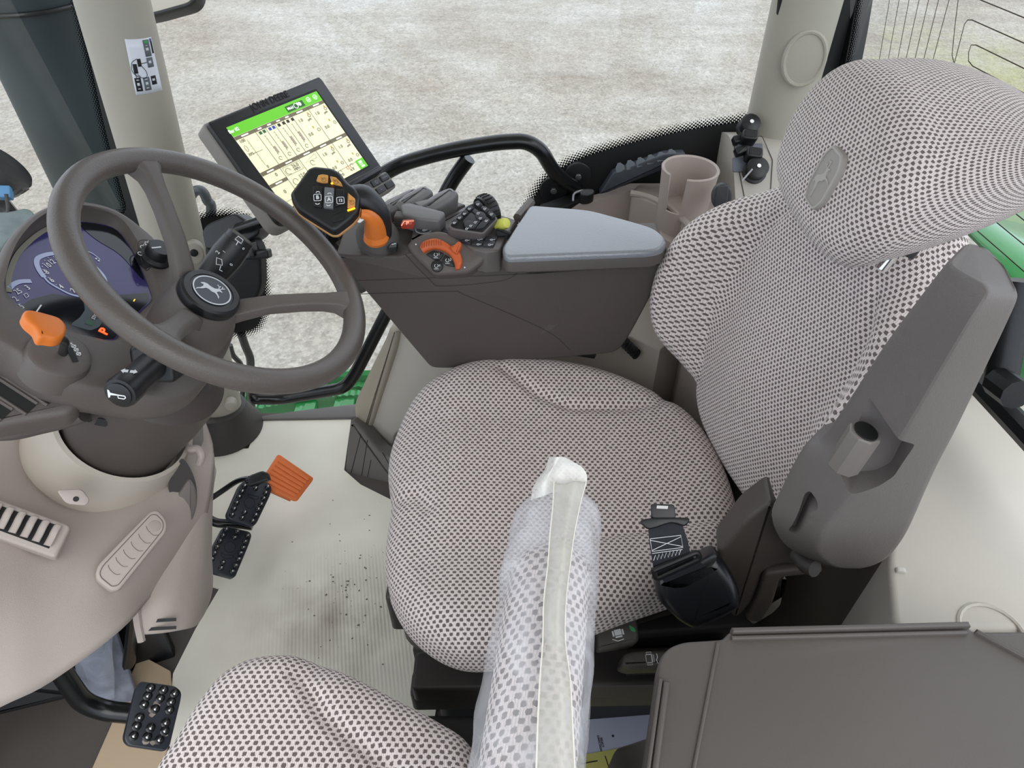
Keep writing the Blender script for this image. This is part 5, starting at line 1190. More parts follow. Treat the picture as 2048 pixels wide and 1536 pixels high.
for x, y, s in ((873, 512, '1'), (896, 523, '2'), (874, 534, 'n')):
    a, b_ = T.px(x, y); mb.circle(T, a, b_, .0028, .0007, .0101, 10, 120, 420); mb.line(T, [(a - .0035, b_ - .005), (a + .0035, b_ - .005)], .0007, .0101); mb.text(T, s, a + .0052, b_ + .001, .0058, .0101)
mb.text(T, '•', *T.px(930, 537), .01, .0065); mb.text(T, '•', *T.px(833, 491), .01, .0065); mb.build('engine_symbols', WHITE, ac)
KD = DK.up(.0005)
rb = prism('round_button', KD, circ(.0125, 28, *KD.px(848, 462)), 0, .005, BTN, ac, .0015); tube('round_button_ring', [KD.w(x, y, .003) for x, y in circ(.0135, 28, *KD.px(848, 462))], .0012, GREYP, ac, 6, closed=True)
keys = [[(865, 453), (885, 457), (882, 467), (862, 464)], [(887, 457), (904, 460), (902, 470), (885, 468)], [(906, 461), (926, 466), (922, 482), (904, 474)], [(928, 467), (947, 472), (941, 491), (924, 486)],
        [(949, 473), (970, 475), (967, 483), (947, 482)], [(947, 484), (966, 485), (963, 494), (944, 492)], [(972, 476), (996, 475), (992, 484), (970, 484)], [(969, 486), (991, 486), (987, 495), (966, 494)]]
for k in keys: prism('deck_key', KD, fillet(KD.pxs(k), .001, 2), 0, .004, BTN, ac, .001)
mb = MB()
for x, y in ((848, 462), (933, 481), (958, 479), (956, 489), (983, 480), (979, 490), (914, 474)):
    a, b_ = KD.px(x, y, .004); mb.circle(KD, a, b_, .0022, .0007, .0052 if x == 848 else .0042, 8); mb.line(KD, [(a + .002, b_), (a + .0055, b_ + .001)], .0007, .0052 if x == 848 else .0042)
mb.build('key_symbols', WHITE, ac)
# raised keypad block with ribbed dial
KP = Fr(oZ(946, 438, .772), V((1, .15, -.12)), V((.18, -.35, .92)))
kpo = fillet(KP.pxs([(896, 452), (935, 410), (957, 402), (997, 436), (968, 468), (905, 459)]), .004, 3)
kp = prism('keypad_block', KP, kpo, -.030, 0, deckm, ac, .003)
prism('keypad_face', KP, fillet(KP.pxs([(900, 451), (937, 411), (950, 407), (992, 438), (965, 465), (908, 456)]), .003, 3), 0, .001, BLK2, ac, .0005)
for i in range(4):
    x = 907 + i * 10.2; y = 448 - i * 9.2; prism('keypad_key', KP, fillet(KP.pxs([(x - 4, y - 3), (x + 2, y - 8), (x + 9, y - 2), (x + 3, y + 4)]), .001, 2), .001, .0045, BTN, kp, .001)
for i, P in enumerate(([(924, 447), (941, 428), (962, 443), (948, 461)], [(943, 426), (949, 420), (980, 443), (966, 459), (950, 461), (964, 443)])): prism('keypad_key', KP, fillet(KP.pxs(P), .003, 3), .001, .005, BTN, kp, .001)
for i in range(3):
    x = 955 + i * 13.5; y = 409 + i * 11; prism('keypad_key', KP, fillet(KP.pxs([(x - 8, y - 1), (x + 1, y - 5), (x + 10, y + 4), (x + 2, y + 8)]), .001, 2), .001, .0048, BTN, kp, .001)
prism('toggle_pad', KP, circ(.0085, 20, *KP.px(960, 436)), .005, .007, BTN, kp, .001); prism('toggle_pad', KP, circ(.0085, 20, *KP.px(938, 454)), .005, .007, BTN, kp, .001)
mb = MB()
for x, y, z in ((955, 409, .0049), (969, 418, .0049), (982, 429, .0049), (908, 446, .0046), (918, 436, .0046), (928, 428, .0046), (938, 418, .0046), (956, 427, .0071), (960, 437, .0071), (972, 442, .0052), (941, 452, .0071), (933, 458, .0071), (950, 445, .0052)):
    a, b_ = KP.px(x, y, z); mb.circle(KP, a, b_, .0017, .0006, z, 8); mb.line(KP, [(a + .001, b_ + .001), (a + .0035, b_ + .002)], .0006, z)
mb.build('keypad_symbols', WHITE, kp)
dc = oZ(977, 421, .757); DW = Fr(dc, (0, 0, 1), V((.78, .55, .05)))
dw = lathe('thumb_dial', DW, [(.0, -.016), (.026, -.014), (.028, -.008), (.028, .004), (.026, .008), (0, .009)], BLACK, ac, 48)
for k in range(22):
    a = k / 22 * 2 * math.pi; tube('dial_rib', [DW.w(.0282 * math.cos(a), .0282 * math.sin(a), z) for z in (-.010, .004)], .0013, BLK2, dw, 5)
# hydraulic lever paddles and cover pads at the console front
pdm = mat('paddle_grey', (110, 108, 108), .35, grain=.4)
for (x, y, z, s) in ((772, 424, .745, 1.1), (787, 410, .757, 1.1), (806, 401, .762, 1.1), (828, 396, .765, 1.1), (878, 401, .765, 1.15)):
    F_ = Fr(oZ(x, y, z), (.6, .7, 0), (0.1, -.2, 1)); P = crs([(-.030 * s, -.012), (.0, -.017), (.030 * s, -.012), (.034 * s, 0), (.030 * s, .012), (0, .017), (-.030 * s, .012), (-.034 * s, 0)], 4)
    prism('hydraulic_paddle', F_, P, -.03, .006, pdm, ac, .012, 6)
prism('front_deck', Fr((0, 0, .738), (1, 0, 0), (0, 0, 1)), Fr((0, 0, .738), (1, 0, 0), (0, 0, 1)).pxs([(764, 445), (762, 425), (780, 405), (830, 393), (885, 393), (930, 408), (838, 442)]), -.06, 0, deckm, ac, .003)
PD = Fr(oZ(850, 422, .772), (1, 0, 0), (0, -.15, 1))
prism('cover_pad', PD, fillet(PD.pxs([(800, 409), (818, 404), (888, 422), (890, 427), (878, 442), (834, 437), (806, 428)]), .005, 3), -.03, 0, pdm, ac, .004)
prism('front_flap', PD.up(-.006), fillet(PD.up(-.006).pxs([(786, 434), (792, 420), (832, 424), (834, 438)]), .004, 3), -.02, .0, BROWN2, ac, .003)
prism('divider_fin', PD.up(-.004), PD.up(-.004).pxs([(828, 404), (866, 395), (868, 399), (842, 414)]), -.03, 0, pdm, ac, .002)
PSw = Fr(oZ(815, 449, .768), (1, .1, 0), (-.1, -.2, 1))
ps = prism('park_switch', PSw, PSw.pxs([(802, 452), (807, 442), (828, 441), (824, 452)]), -.006, .003, mat('park_red', (168, 60, 42), .4), ac, .0006)
mb = MB(); mb.line(PSw, PSw.pxs([(803, 452), (808, 443), (828, 442)], .003), .0012, .0031); mb.text(PSw, 'P', *PSw.px(815, 447, .003), .010, .0031); mb.build('park_mark', mat('red_glow', (255, 150, 110), .4, emit=1.0), ps)
prism('side_key', KD, fillet(KD.pxs([(782, 487), (796, 487), (793, 497), (776, 499)]), .001), -.006, .003, BLACK, ac, .001)
mb = MB(); mb.line(KD, KD.pxs([(784, 493), (792, 491)]), .0016, .0035); mb.build('side_key_symbol', WHITE, ac)
YK = Fr(oZ(1006, 448, .757), (.5, .8, .1), V((.6, -.45, .45)))
lathe('yellow_knob', YK, [(.008, -.014), (.0095, -.012), (.0095, .004), (.008, .009), (0, .010)], YELLOW, ac, 24)
prism('knob_guard', Fr(oZ(1004, 466, .752), (1, .2, 0), (-.2, -1, .5)), fillet([(-.011, .008), (-.009, -.006), (.016, -.006), (.014, .0)], .002), -.012, .0, BLK2, ac, .002)
# joystick platform
JP = Fr((0, 0, .719), (1, 0, 0), (0, 0, 1))
prism('joystick_platform', JP, crs(JP.pxs([(704, 502), (712, 480), (735, 458), (775, 440), (800, 445), (812, 480), (800, 500), (770, 508), (725, 508)]), 4), -.03, .003, deckm, ac, .003)
bel = Fr(oZ(753, 491, .722), (1, 0, 0), oZ(757, 458, .768) - oZ(753, 491, .722))
lathe('joystick_bellows', bel, [(.031, -.01), (.030, .004), (.026, .008), (.032, .013), (.028, .018), (.034, .022), (.030, .028), (.035, .033), (.030, .040), (.022, .043), (.018, .040), (0, .04)], mat('bellows_rubber', (76, 72, 70), .6), ac, 40)
mb = MB(); mb.poly(JP, JP.pxs([(748, 508), (756, 501), (770, 502), (766, 510)], .003), .0033); mb.build('gate_tile', ORD, ac)
mb = MB(); mb.line(JP, JP.pxs([(714, 502), (738, 501)], .003), .0012, .0034); mb.line(JP, JP.pxs([(728, 497), (726, 505)], .003), .0012, .0034); mb.line(JP, JP.pxs([(718, 506), (734, 506)], .003), .001, .0034); mb.line(JP, JP.pxs([(754, 508), (762, 503), (766, 507)], .003), .0012, .0042); mb.build('gate_diagram', GREYP, ac)

# joystick: a lever with its own many parts, rising from the platform
JH = Fr(at(650, 400, 1.025), (1, .15, .0), (.10, -.55, .83))
js = thing('joystick', 'black paddle-shaped joystick with amber buttons on an orange grip', 'joystick', at(755, 470, 1.1))
jo = fillet(JH.pxs([(581, 389), (598, 366), (617, 339), (630, 334), (665, 338), (680, 346), (696, 367), (712, 378), (722, 395), (716, 428), (704, 442), (674, 465), (663, 465), (606, 429), (595, 421), (585, 404)]), .004, 4)
jh = prism('joystick_head', JH, jo, -.020, .006, BLACK, js, .007, 5, bot=.006)
prism('amber_rim', JH, inset(ccw(jo), -.0012), -.014, -.009, mat('rim_amber', (200, 150, 96), .4), js, .001)
gp = [(704, 400, 1.055), (724, 396, 1.05), (742, 408, 1.055), (757, 425, 1.065), (765, 445, 1.08), (766, 468, 1.10)]
loops = []; cen = [at(*p) for p in gp]; cen = [V(c_) for c_ in crs([tuple(c_) for c_ in cen], 5, False)]
N_ = len(cen); loft('joystick_neck', tubev(cen, [.0235 - .0075 * sm(i / (N_ - 1)) for i in range(N_)], 20, flat=.85), BLACK, js)
gp = [(722, 428, 1.03), (736, 431, 1.035), (746, 442, 1.05), (750, 455, 1.07), (752, 470, 1.09)]; cen = [V(c_) for c_ in crs([tuple(at(*p)) for p in gp], 5, False)]; N_ = len(cen)
loft('orange_grip', tubev(cen, [.007 + .011 * sm(i / (N_ - 1)) for i in range(N_)], 18), ORANGE, js)
lathe('grip_foot', Fr(at(752, 474, 1.09), (1, 0, 0), (0, -.1, 1)), [(.017, -.008), (.020, -.002), (.018, .006), (.012, .010), (0, .011)], ORANGE, js, 28)
def jb(name, P, z, m_, r=.0015, parent=None): return prism(name, JH, fillet(JH.pxs(P, .006), r, 3), .004, .006 + z, m_, parent or jh, .001)
prism('button_recess', JH, fillet(JH.pxs([(624, 372), (626, 366), (690, 376), (692, 392), (686, 418), (670, 424), (650, 424), (626, 412)], .006), .004, 3), .004, .0066, BLK2, jh, .0004)
jb('resume_button', [(633, 364), (637, 352), (646, 350), (657, 352), (656, 367), (645, 367)], .003, AMBER); jb('resume_button', [(660, 354), (672, 356), (682, 366), (686, 374), (664, 369)], .003, AMBER)
s1 = jb('rocker_button', [(627, 374), (645, 376), (644, 418), (628, 414)], .004, BLACK); s2 = jb('rocker_button', [(650, 377), (669, 379), (667, 420), (648, 418)], .005, mat('rocker_grey', (108, 112, 118), .35)); s3 = jb('rocker_button', [(673, 380), (689, 382), (687, 410), (671, 416)], .004, BLACK)
jb('speed_button', [(696, 387), (711, 399), (710, 414), (695, 418)], .003, mat('orange_button', (214, 150, 84), .4))
jb('lower_button', [(658, 435), (686, 422), (688, 440), (665, 446)], .0015, BLK2)
mb = MB(); mb.line(JH, JH.pxs([(695, 421), (710, 416)], .008), .0026, .0075); mb.circle(JH, *JH.px(664, 367, .009), .0016, 0, .0092); mb.build('lit_bar', LEDA, jh)
mb = MB(); z = .0112
for x, y, s in ((635, 395, 'B'), (658, 399, 'A'), (681, 401, '12')):
    a, b_ = JH.px(x, y, z); mb.text(JH, s, a, b_, .008 if len(s) == 1 else .006, z, bold=.03); mb.line(JH, fillet([(a - .0052, b_ - .0052), (a + .0052, b_ - .0052), (a + .0052, b_ + .0052), (a - .0052, b_ + .0052)], .002, 3), .0008, z, closed=True)
for x, y, u in ((636, 384, 1), (635, 408, -1), (659, 387, 1), (657, 411, -1)): mb.line(JH, JH.pxs([(x - 4, y + 1.5 * u), (x - 2, y - .5 * u), (x + 2, y - .5 * u), (x + 4, y + 1.5 * u)], z), .0011, z)
mb.build('button_letters', WHITE, jh)
mb = MB()
for x, y in ((648, 360), (672, 364), (704, 405)): a, b_ = JH.px(x, y, .009); mb.circle(JH, a, b_, .0032, .0007, .0091, 12); mb.line(JH, [(a - .004, b_ + .004), (a, b_)], .0007, .0091)
mb.build('cruise_symbols', mat('symbol_tan', (150, 110, 60), .6), jh)

# ================================================================== GUARD RAIL
gr = thing('guard_rail', 'black tubular guard rail crossing the right window behind the console', 'rail', oY(900, 300, 1.36))
Y0 = 1.36
r1 = fillet([oY(745, 362, Y0), oY(800, 328, Y0), oY(900, 300, Y0), oY(1000, 284, Y0), oY(1052, 282, Y0), oY(1082, 300, Y0), oY(1112, 352, Y0 + .02), oY(1155, 378, Y0 + .05)], .05, 6, False)
tube('rail_tube', r1, .0155, BLKP, gr, 18)
r2 = fillet([oY(937, 316, Y0), oY(905, 360, Y0), oY(880, 410, Y0), oY(770, 632, 1.31), oY(712, 745, 1.28), oY(690, 776, 1.27), oY(560, 798, 1.26), oY(510, 797, 1.24), oY(512, 778, 1.28), oY(528, 768, 1.31)], [.02, .05, .05, .04, .04, .03, .03, .012, .01, .01], 6, False)
tube('rail_tube', r2, .0155, BLKP, gr, 18)
for x, y in ((1107, 380), (1156, 352)):
    Fp = Fr(oY(x, y, 1.415), (1, 0, 0), (0, -1, .1)); prism('rail_flange', Fp, circ(.030, 32), -.01, .004, BLACK, gr, .002); prism('flange_bolt', Fp, circ(.0075, 6), .003, .010, STEEL, gr, .001)
prism('rail_plate', Fr(oY(1130, 366, 1.42), (1, .0, 0), (0, -1, .1)), fillet([(-.045, -.03), (.02, .03), (.055, .025), (.01, -.045)], .01, 3), -.01, .004, BLKP, gr, .002)

# ================================================================== REAR RIGHT CONSOLE
rc = thing('rear_side_console', 'beige side console with cup holder and storage tray by the rear pillar', 'console', (.3, 1.3, .3))
CZ = .64
CP = Fr((0, 0, CZ), (1, 0, 0), (0, 0, 1))
prism('tray_back', Fr((0, 1.392, 0), (1, 0, 0), (0, -1, 0)), [tuple(Fr((0, 1.392, 0), (1, 0, 0), (0, -1, 0)).px(*p)) for p in ((1000, 480), (1110, 428), (1165, 402), (1225, 385), (1262, 372), (1330, 372), (1330, 560), (1000, 580))], -.012, .01, BEIGE, rc, .006)
prism('upper_ledge', CP, fillet(CP.pxs([(1262, 386), (1276, 366), (1400, 362), (1640, 362), (1640, 440), (1480, 620), (1400, 560), (1394, 472), (1345, 416)]), .008, 4), -.60, 0, BEIGE, rc, .008, 4)
TR = Fr((0, 0, .50), (1, 0, 0), (0, 0, 1))
prism('tray_floor', TR, TR.pxs([(1020, 480), (1150, 436), (1290, 400), (1400, 500), (1440, 600), (1320, 700), (1180, 640), (1020, 600)]), -.50, 0, mat('tray_beige', (150, 141, 131), .55, grain=.3), rc, .004)
TW = Fr((0, 0, .585), (1, 0, 0), (0, 0, 1))
tube('ledge_edge', crs([tuple(CP.w(*CP.px(*p))) for p in ((1262, 386), (1300, 395), (1345, 420), (1392, 474), (1402, 560))], 5, False), .007, BEIGE, rc, 10)
# cup holder with a slot in the front wall
CC = oZ(1378, 345, .715); CHF = Fr((CC.x, CC.y, CZ), (1, 0, 0), (0.02, 0, 1))
cup = lathe('cup_holder', CHF, [(.046, -.10), (.050, .0), (.0555, .078), (.0565, .084), (.054, .087), (.0505, .084), (.047, .03), (.044, -.03), (0, -.032)], BEIGE, rc, 64)
cm = D.materials.new('c'); sl_ = prism('c', Fr((CC.x - .028, CC.y - .042, CZ + .008), (.83, -.56, 0), (-.56, -.83, 0)), [(-.018, 0), (.012, 0), (.020, .13), (-.020, .13)], -.035, .05, cm, None, 0); cut(cup, sl_); D.materials.remove(cm)
lathe('cup_holder_base', Fr((CC.x + .01, CC.y - .03, .45), (1, 0, 0), (0, 0, 1)), [(.050, 0), (.054, .10), (.055, .148)], BEIGE, rc, 40)
# connector tower
TWF = Fr((.44, 0, 0), (0, 1, 0), (1, 0, 0))
prism('connector_tower', TWF, fillet([(1.16, .30), (1.44, .30), (1.44, .735), (1.385, .75), (1.345, .745), (1.16, .60)], .015, 4), .0, .17, mat('tower_beige', (177, 171, 162), .5, grain=.3), rc, .012, 4)
td = (V((0, 1.16, .60)) - V((0, 1.345, .745))).normalized(); tn = V((0, td.z, -td.y)); tn = tn if tn.z > 0 else -tn
TT = Fr(V((.50, 1.26, .60 + (1.26 - 1.16) * (.145 / .185))) + tn * .001, (1, 0, 0), tn)
mb = MB(); mb.line(TT, fillet(TT.pxs([(1468, 292), (1496, 276), (1524, 272), (1545, 320), (1540, 400), (1492, 410)]), .004, 3), .0013, .0, closed=True); mb.build('panel_outline', BLK2, rc)
def plug(x, y, r=.019):
    a, b_ = TT.px(x, y); F_ = TT.sub(a, b_)
    pl = lathe('round_socket', F_, [(r * 1.25, -.004), (r * 1.25, .004), (r * 1.05, .006), (r * 1.0, .018), (r * 1.12, .019), (r * 1.12, .025), (r * .9, .027), (0, .027)], BLACK, rc, 32)
    lathe('socket_screw', F_.up(.027), [(.004, 0), (.004, .003), (0, .003)], CHROME, pl, 12); return pl
plug(1508, 345); plug(1494, 258, .017)
mb = MB(); mb.line(TT.up(.028), TT.up(.028).pxs([(1505, 338), (1484, 362)]), .0032); mb.build('socket_strap', GREYP, rc)
for (x, y) in ((1501, 318), (1492, 283)):
    a, b_ = TT.px(x, y); F_ = TT.sub(a, b_, 0, R_(-8)); q = box('rectangular_socket', F_, .030, .021, -.002, .030, BLACK, rc, .003, .006); box('socket_opening', F_, .023, .013, .0298, .0308, BLK2, q, 0, .004)
for (x, y) in ((1480, 305), (1476, 282)): a, b_ = TT.px(x, y); box('rocker_plug', TT.sub(a, b_, 0, R_(15)), .024, .016, -.002, .014, BLACK, rc, .003, .003)
for (x, y, w_, h_) in ((1490, 330, .050, .030), (1500, 300, .05, .026)): a, b_ = TT.px(x, y); box('socket_plate', TT.sub(a, b_), w_, h_, 0, .0025, mat('socket_plate_grey', (96, 100, 112), .5), rc, .0008, .003)
SK = Fr(oY(1443, 393, 1.19), (1, 0, 0), (-.25, -.9, .35)); sk = prism('power_socket_cap', SK, circ(.0185, 28, ry=.023), -.03, .006, BTN, rc, .002); box('cap_grip', SK, .022, .040, .004, .010, BTN, sk, .002, .003)
# black fuse strip with six tabs
fs_ = thing('terminal_strip', 'black terminal strip with a row of six tabs on the beige ledge', 'terminal strip', oY(1280, 350, 1.37))
FSF = Fr(oY(1280, 350, 1.365), (1, 0, .0), (-.05, -1, .2))
prism('strip_body', FSF, fillet(FSF.pxs([(1198, 388), (1226, 346), (1330, 308), (1372, 306), (1360, 325), (1268, 362), (1215, 384)]), .004, 3), -.03, .004, mat('strip_navy', (44, 48, 56), .45), fs_, .003)
for k in range(6):
    x = 1240 + k * 20.5; y = 337 - k * 5.4
    F_ = Fr(oY(x, y, 1.372), (1, 0, .28), (-.05, -.8, .6)); tb_ = prism('strip_tab', F_, fillet([(-.0095, -.008), (.0095, -.008), (.0095, .004), (.005, .009), (-.004, .009), (-.0095, .003)], .0015, 2), -.006, .004, mat('tab_grey', (92, 98, 106), .5), fs_, .001)
    prism('tab_loop', F_, rect(.008, .007, 0, .008, .001), -.002, .002, mat('tab_grey', (92, 98, 106), .5), tb_, .0005)
# cable clamp on the ledge
cc = thing('cable_clip', 'small black cable clip with a wire loop by the rail bracket', 'clip', oZ(1172, 388, .62))
tube('wire_loop', crs([oZ(1146, 402, .62), oZ(1148, 388, .63), oZ(1160, 382, .635), oZ(1175, 380, .63)], 5, False), .0022, GREYP, cc, 8)
prism('clip_body', Fr(oZ(1174, 388, .63), (1, .2, 0), (0, -.3, 1)), crs([(-.014, -.006), (0, -.010), (.014, -.004), (.014, .006), (0, .010), (-.014, .006)], 3), -.02, .006, BLACK, cc, .002)
prism('clip_plate', Fr(oZ(1130, 402, .60), (1, .5, 0), (0, -.3, 1)), rect(.11, .03, 0, 0, .004), -.02, 0, BLK2, cc, .003)

# ================================================================== PEDALS
def pedal(name, label, pts, P, N, mt, studs, arms, ovals=True, th=.014, r=.010, group=None):
    F_ = Fr(P, (0, 1, 0), N)
    t = thing(name, label, 'pedal', P, group)
    o_ = F_.pxs(pts); pad = prism('pedal_pad', F_, fillet(o_, r, 4), -th, 0, mt, t, .003)
    prism('pedal_plate', F_, inset(ccw(fillet(o_, r, 4)), .004), -th - .006, -th, BLKP, t, 0)
    for i, p in enumerate(studs):
        a, b_ = F_.px(*p[:2]); s = p[2] if len(p) > 2 else .0036
        q_ = lathe('pedal_stud', F_.sub(a, b_), [(s * 1.6, 0), (s * 1.55, .0022), (s * 1.1, .0032), (s * .9, .0042), (0, .0042)], BLKP, pad, 14); lathe('stud_pin', F_.sub(a, b_), [(s * .72, .004), (s * .62, .0058), (s * .3, .0066), (0, .0068)], STUD, t, 12)
    for L, rr in arms: tube('pedal_arm', L, rr, BLKP, t, 12)
    return t, F_, pad
PNrm = V((.62, -.20, .78)).normalized()
padm = mat('pedal_rubber', (44, 48, 56), .32)
up_ = [(494, 957), (510, 952), (533, 962), (545, 974), (541, 990), (514, 1046), (506, 1053), (458, 1038), (454, 1028), (480, 968)]
st1 = [(495, 961), (489, 972), (484, 983), (478, 994), (473, 1006), (468, 1018), (464, 1030), (515, 966), (511, 977), (535, 974), (531, 986), (527, 997), (522, 1009), (516, 1019), (511, 1030), (505, 1042), (489, 1025), (484, 1036)]
t, F_, pad = pedal('brake_pedal', 'black studded brake pedal touching the orange accelerator', up_, at(500, 1003, 1.50), PNrm, padm, st1, [(fillet([at(385, 1010, 1.52), at(405, 1028, 1.52), at(430, 1047, 1.52), at(470, 1047, 1.535), at(505, 1052, 1.54)], .02, 4, False), .010)], group='brake pedals side by side')
def pad_marks(F_, pad, c, m):
    mb = MB(); mb.circle(F_, *F_.px(*c), .0115, .0010, 0, 24); mb.line(F_, crs(F_.pxs(m), 4, False), .0010, 0, closed=True); mb.build('raised_mark', BLK2, pad)
pad_marks(F_, pad, (499, 1006), [(495, 988), (505, 991), (517, 994), (513, 999), (504, 996), (496, 992)])
prism('pedal_lip', Fr(at(517, 958, 1.49), (1, .55, -.1), (.1, -.5, .85)), fillet([(-.024, -.008), (.022, -.010), (.022, .006), (.012, .014), (-.014, .014), (-.022, .008)], .004, 3), -.012, .004, BLACK, t, .004)
tube('pedal_arm', crs([at(385, 1022, 1.56), at(440, 985, 1.56), at(475, 962, 1.55), at(500, 957, 1.53)], 4, False), .0062, BLKP, t, 10)
lo_ = [(446, 1055), (456, 1052), (500, 1063), (504, 1070), (500, 1085), (472, 1152), (466, 1156), (420, 1143), (412, 1136), (416, 1112)]
st2 = [(452, 1059), (446, 1071), (440, 1082), (434, 1094), (429, 1106), (424, 1118), (419, 1130), (474, 1063), (469, 1075), (495, 1071), (490, 1083), (486, 1095), (481, 1106), (477, 1118), (471, 1131), (464, 1143), (446, 1125), (442, 1136)]
t, F_, pad = pedal('brake_pedal', 'black studded brake pedal nearer the seats, partly behind the console', lo_, at(460, 1103, 1.47), PNrm, padm, st2, [(fillet([at(370, 1090, 1.5), at(400, 1120, 1.5), at(440, 1130, 1.49)], .02, 4, False), .010)], group='brake pedals side by side')
pad_marks(F_, pad, (460, 1094), [(442, 1104), (450, 1110), (465, 1110), (464, 1116), (450, 1117), (442, 1110)])
ap, F_, pad = pedal('accelerator_pedal', 'orange ribbed accelerator pedal standing on the cardboard', [(521, 962), (555, 909), (560, 909), (627, 955), (626, 960), (596, 1000), (590, 1001), (550, 985)], at(575, 955, 1.575), V((.45, -.30, .84)).normalized(), ORANGE2, [], [], th=.008, r=.003)
for k in range(6):
    f_ = (k + .5) / 6; a0 = V((558, 914)).lerp(V((524, 962)), f_); b0 = V((622, 957)).lerp(V((592, 996)), f_)
    tube('pedal_rib', [F_.w(*F_.px(*a0.lerp(b0, q)), .0005) for q in (.04, .96)], .0045, ORANGE2, pad, 10, flat=.55)
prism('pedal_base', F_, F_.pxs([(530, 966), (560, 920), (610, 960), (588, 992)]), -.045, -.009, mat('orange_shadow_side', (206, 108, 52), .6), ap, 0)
clo = [(282, 1362), (352, 1372), (364, 1384), (362, 1400), (340, 1492), (330, 1503), (256, 1492), (247, 1478), (272, 1375)]
stc = [(301, 1376), (327, 1380), (349, 1387), (295, 1392), (320, 1397), (342, 1404), (288, 1409), (339, 1420), (279, 1435), (331, 1446), (273, 1452), (301, 1456), (329, 1462), (267, 1472), (294, 1474), (318, 1480), (310, 1418)]
t, F_, pad = pedal('clutch_pedal', 'muddy black studded pedal on a curved arm at the lower left', clo, at(307, 1432, 1.17), V((.58, -.22, .79)).normalized(), padm, [(x, y, .0048) for x, y in stc],
    [(fillet([at(90, 1290, 1.10), at(130, 1355, 1.14), at(165, 1405, 1.17), at(210, 1422, 1.19), at(290, 1430, 1.20)], .05, 5, False), .0165)])
mb = MB()
for x, y, r in ((311, 1410, 9), (305, 1428, 7), (262, 1474, 6), (290, 1482, 8), (306, 1486, 8), (330, 1470, 5), (300, 1420, 6)):
    mb.poly(F_, crs([F_.px(x + r * math.cos(a) * rnd.uniform(.5, 1.3), y + r * .8 * math.sin(a) * rnd.uniform(.5, 1.3)) for a in [k / 7 * 2 * math.pi for k in range(7)]], 3), .0004, .0016)
mb.build('dried_mud', mat('dried_mud', (150, 140, 130), .9, var=.3, vscale=60), pad)['kind'] = 'stuff'

# ================================================================== STORAGE BOX, PAPERS
bx = thing('storage_box', 'large brown-grey plastic storage box top with raised ribs, lower right corner', 'box', (.3, .15, .4))
XZ = .735
XF = Fr((0, 0, XZ), (1, 0, 0), (0, 0, 1))
bxm = mat('box_plastic', (87, 81, 77), .5, grain=.3, var=.03)
xo = XF.pxs([(1262, 1720), (1314, 1352), (1318, 1318), (1336, 1294), (1366, 1282), (1446, 1277), (1458, 1262), (1935, 1249), (1946, 1262), (2260, 1262), (2400, 1760)])
prism('box_lid', XF, fillet(xo, [.0, .004, .01, .02, .02, .004, .004, .004, .004, 0, 0], 4), -.022, 0, bxm, bx, .004)
def rib(pts, wd, h_, name='lid_rib'):
    A, B_ = V(XF.px(*pts[0])), V(XF.px(*pts[1])); d = (B_ - A).normalized(); q = V((-d.y, d.x)) * wd / 2
    prism(name, XF, [tuple(A + q), tuple(A - q), tuple(B_ - q), tuple(B_ + q)], -.004, h_, bxm, bx, min(wd * .45, h_ * .9), 3)
rib(((1436, 1286), (1352, 1720)), .0035, .0025)
rib(((1332, 1366), (1286, 1720)), .006, .005); rib(((1320, 1362), (1270, 1720)), .0035, .006)
rib(((1462, 1266), (1934, 1254)), .005, .007); rib(((1462, 1278), (1932, 1267)), .004, .004)
rib(((1950, 1264), (2200, 1400)), .004, .004)
BB = Fr((.118, 0, 0), (0, -1, 0), (-1, 0, 0))
prism('box_body', BB, fillet([(-.235, XZ - .02), (-.305, .49), (-.325, .30), (.25, .30), (.25, XZ - .02)], .02, 4), -.60, 0, BROWN2, bx, .006)
pp = prism('instruction_sheet', Fr((0, 0, .02), (1, 0, 0), (0, 0, 1)), [SB.px(*p) for p in ((1100, 1432), (1290, 1400), (1420, 1378), (1420, 1760), (1060, 1760))], 0, .0015, PAPER, None, 0)
tag(pp, 'white paper sheet with small black print and yellow lower part, between seats and box', 'paper')
PPF = Fr((0, 0, .0216), (1, 0, 0), (0, 0, 1))
mb = MB(); mb.poly(PPF, PPF.pxs([(1120, 1518), (1235, 1497), (1420, 1460), (1420, 1760), (1060, 1760)]), 0); o_ = mb.build('yellow_area', PAPY, pp)
mb = MB(); mb.text(PPF, 'SELECT', *PPF.px(1204, 1485), .0052, 0, R_(-82), bold=.01); mb.text(PPF, 'DIRECTION', *PPF.px(1199, 1487), .0052, 0, R_(-82), bold=.01)
mb.line(PPF, PPF.pxs([(1163, 1528), (1195, 1522)]), .0015, .0006); mb.line(PPF, PPF.pxs([(1210, 1512), (1218, 1536)]), .0015, .0006); mb.circle(PPF, *PPF.px(1226, 1472), .002, 0); mb.build('printed_text', INK, pp)
prism('sheet_edge_step', SB, [SB.px(*p) for p in ((1090, 1400), (1420, 1340), (1420, 1370), (1100, 1424))], 0, .03, BLK2, None, 0).name = 'floor_rail'  # low black rail on the floor at the far edge of the sheet
tag(D.objects['floor_rail'], 'dark floor rail along the near side of the driver seat', 'rail')

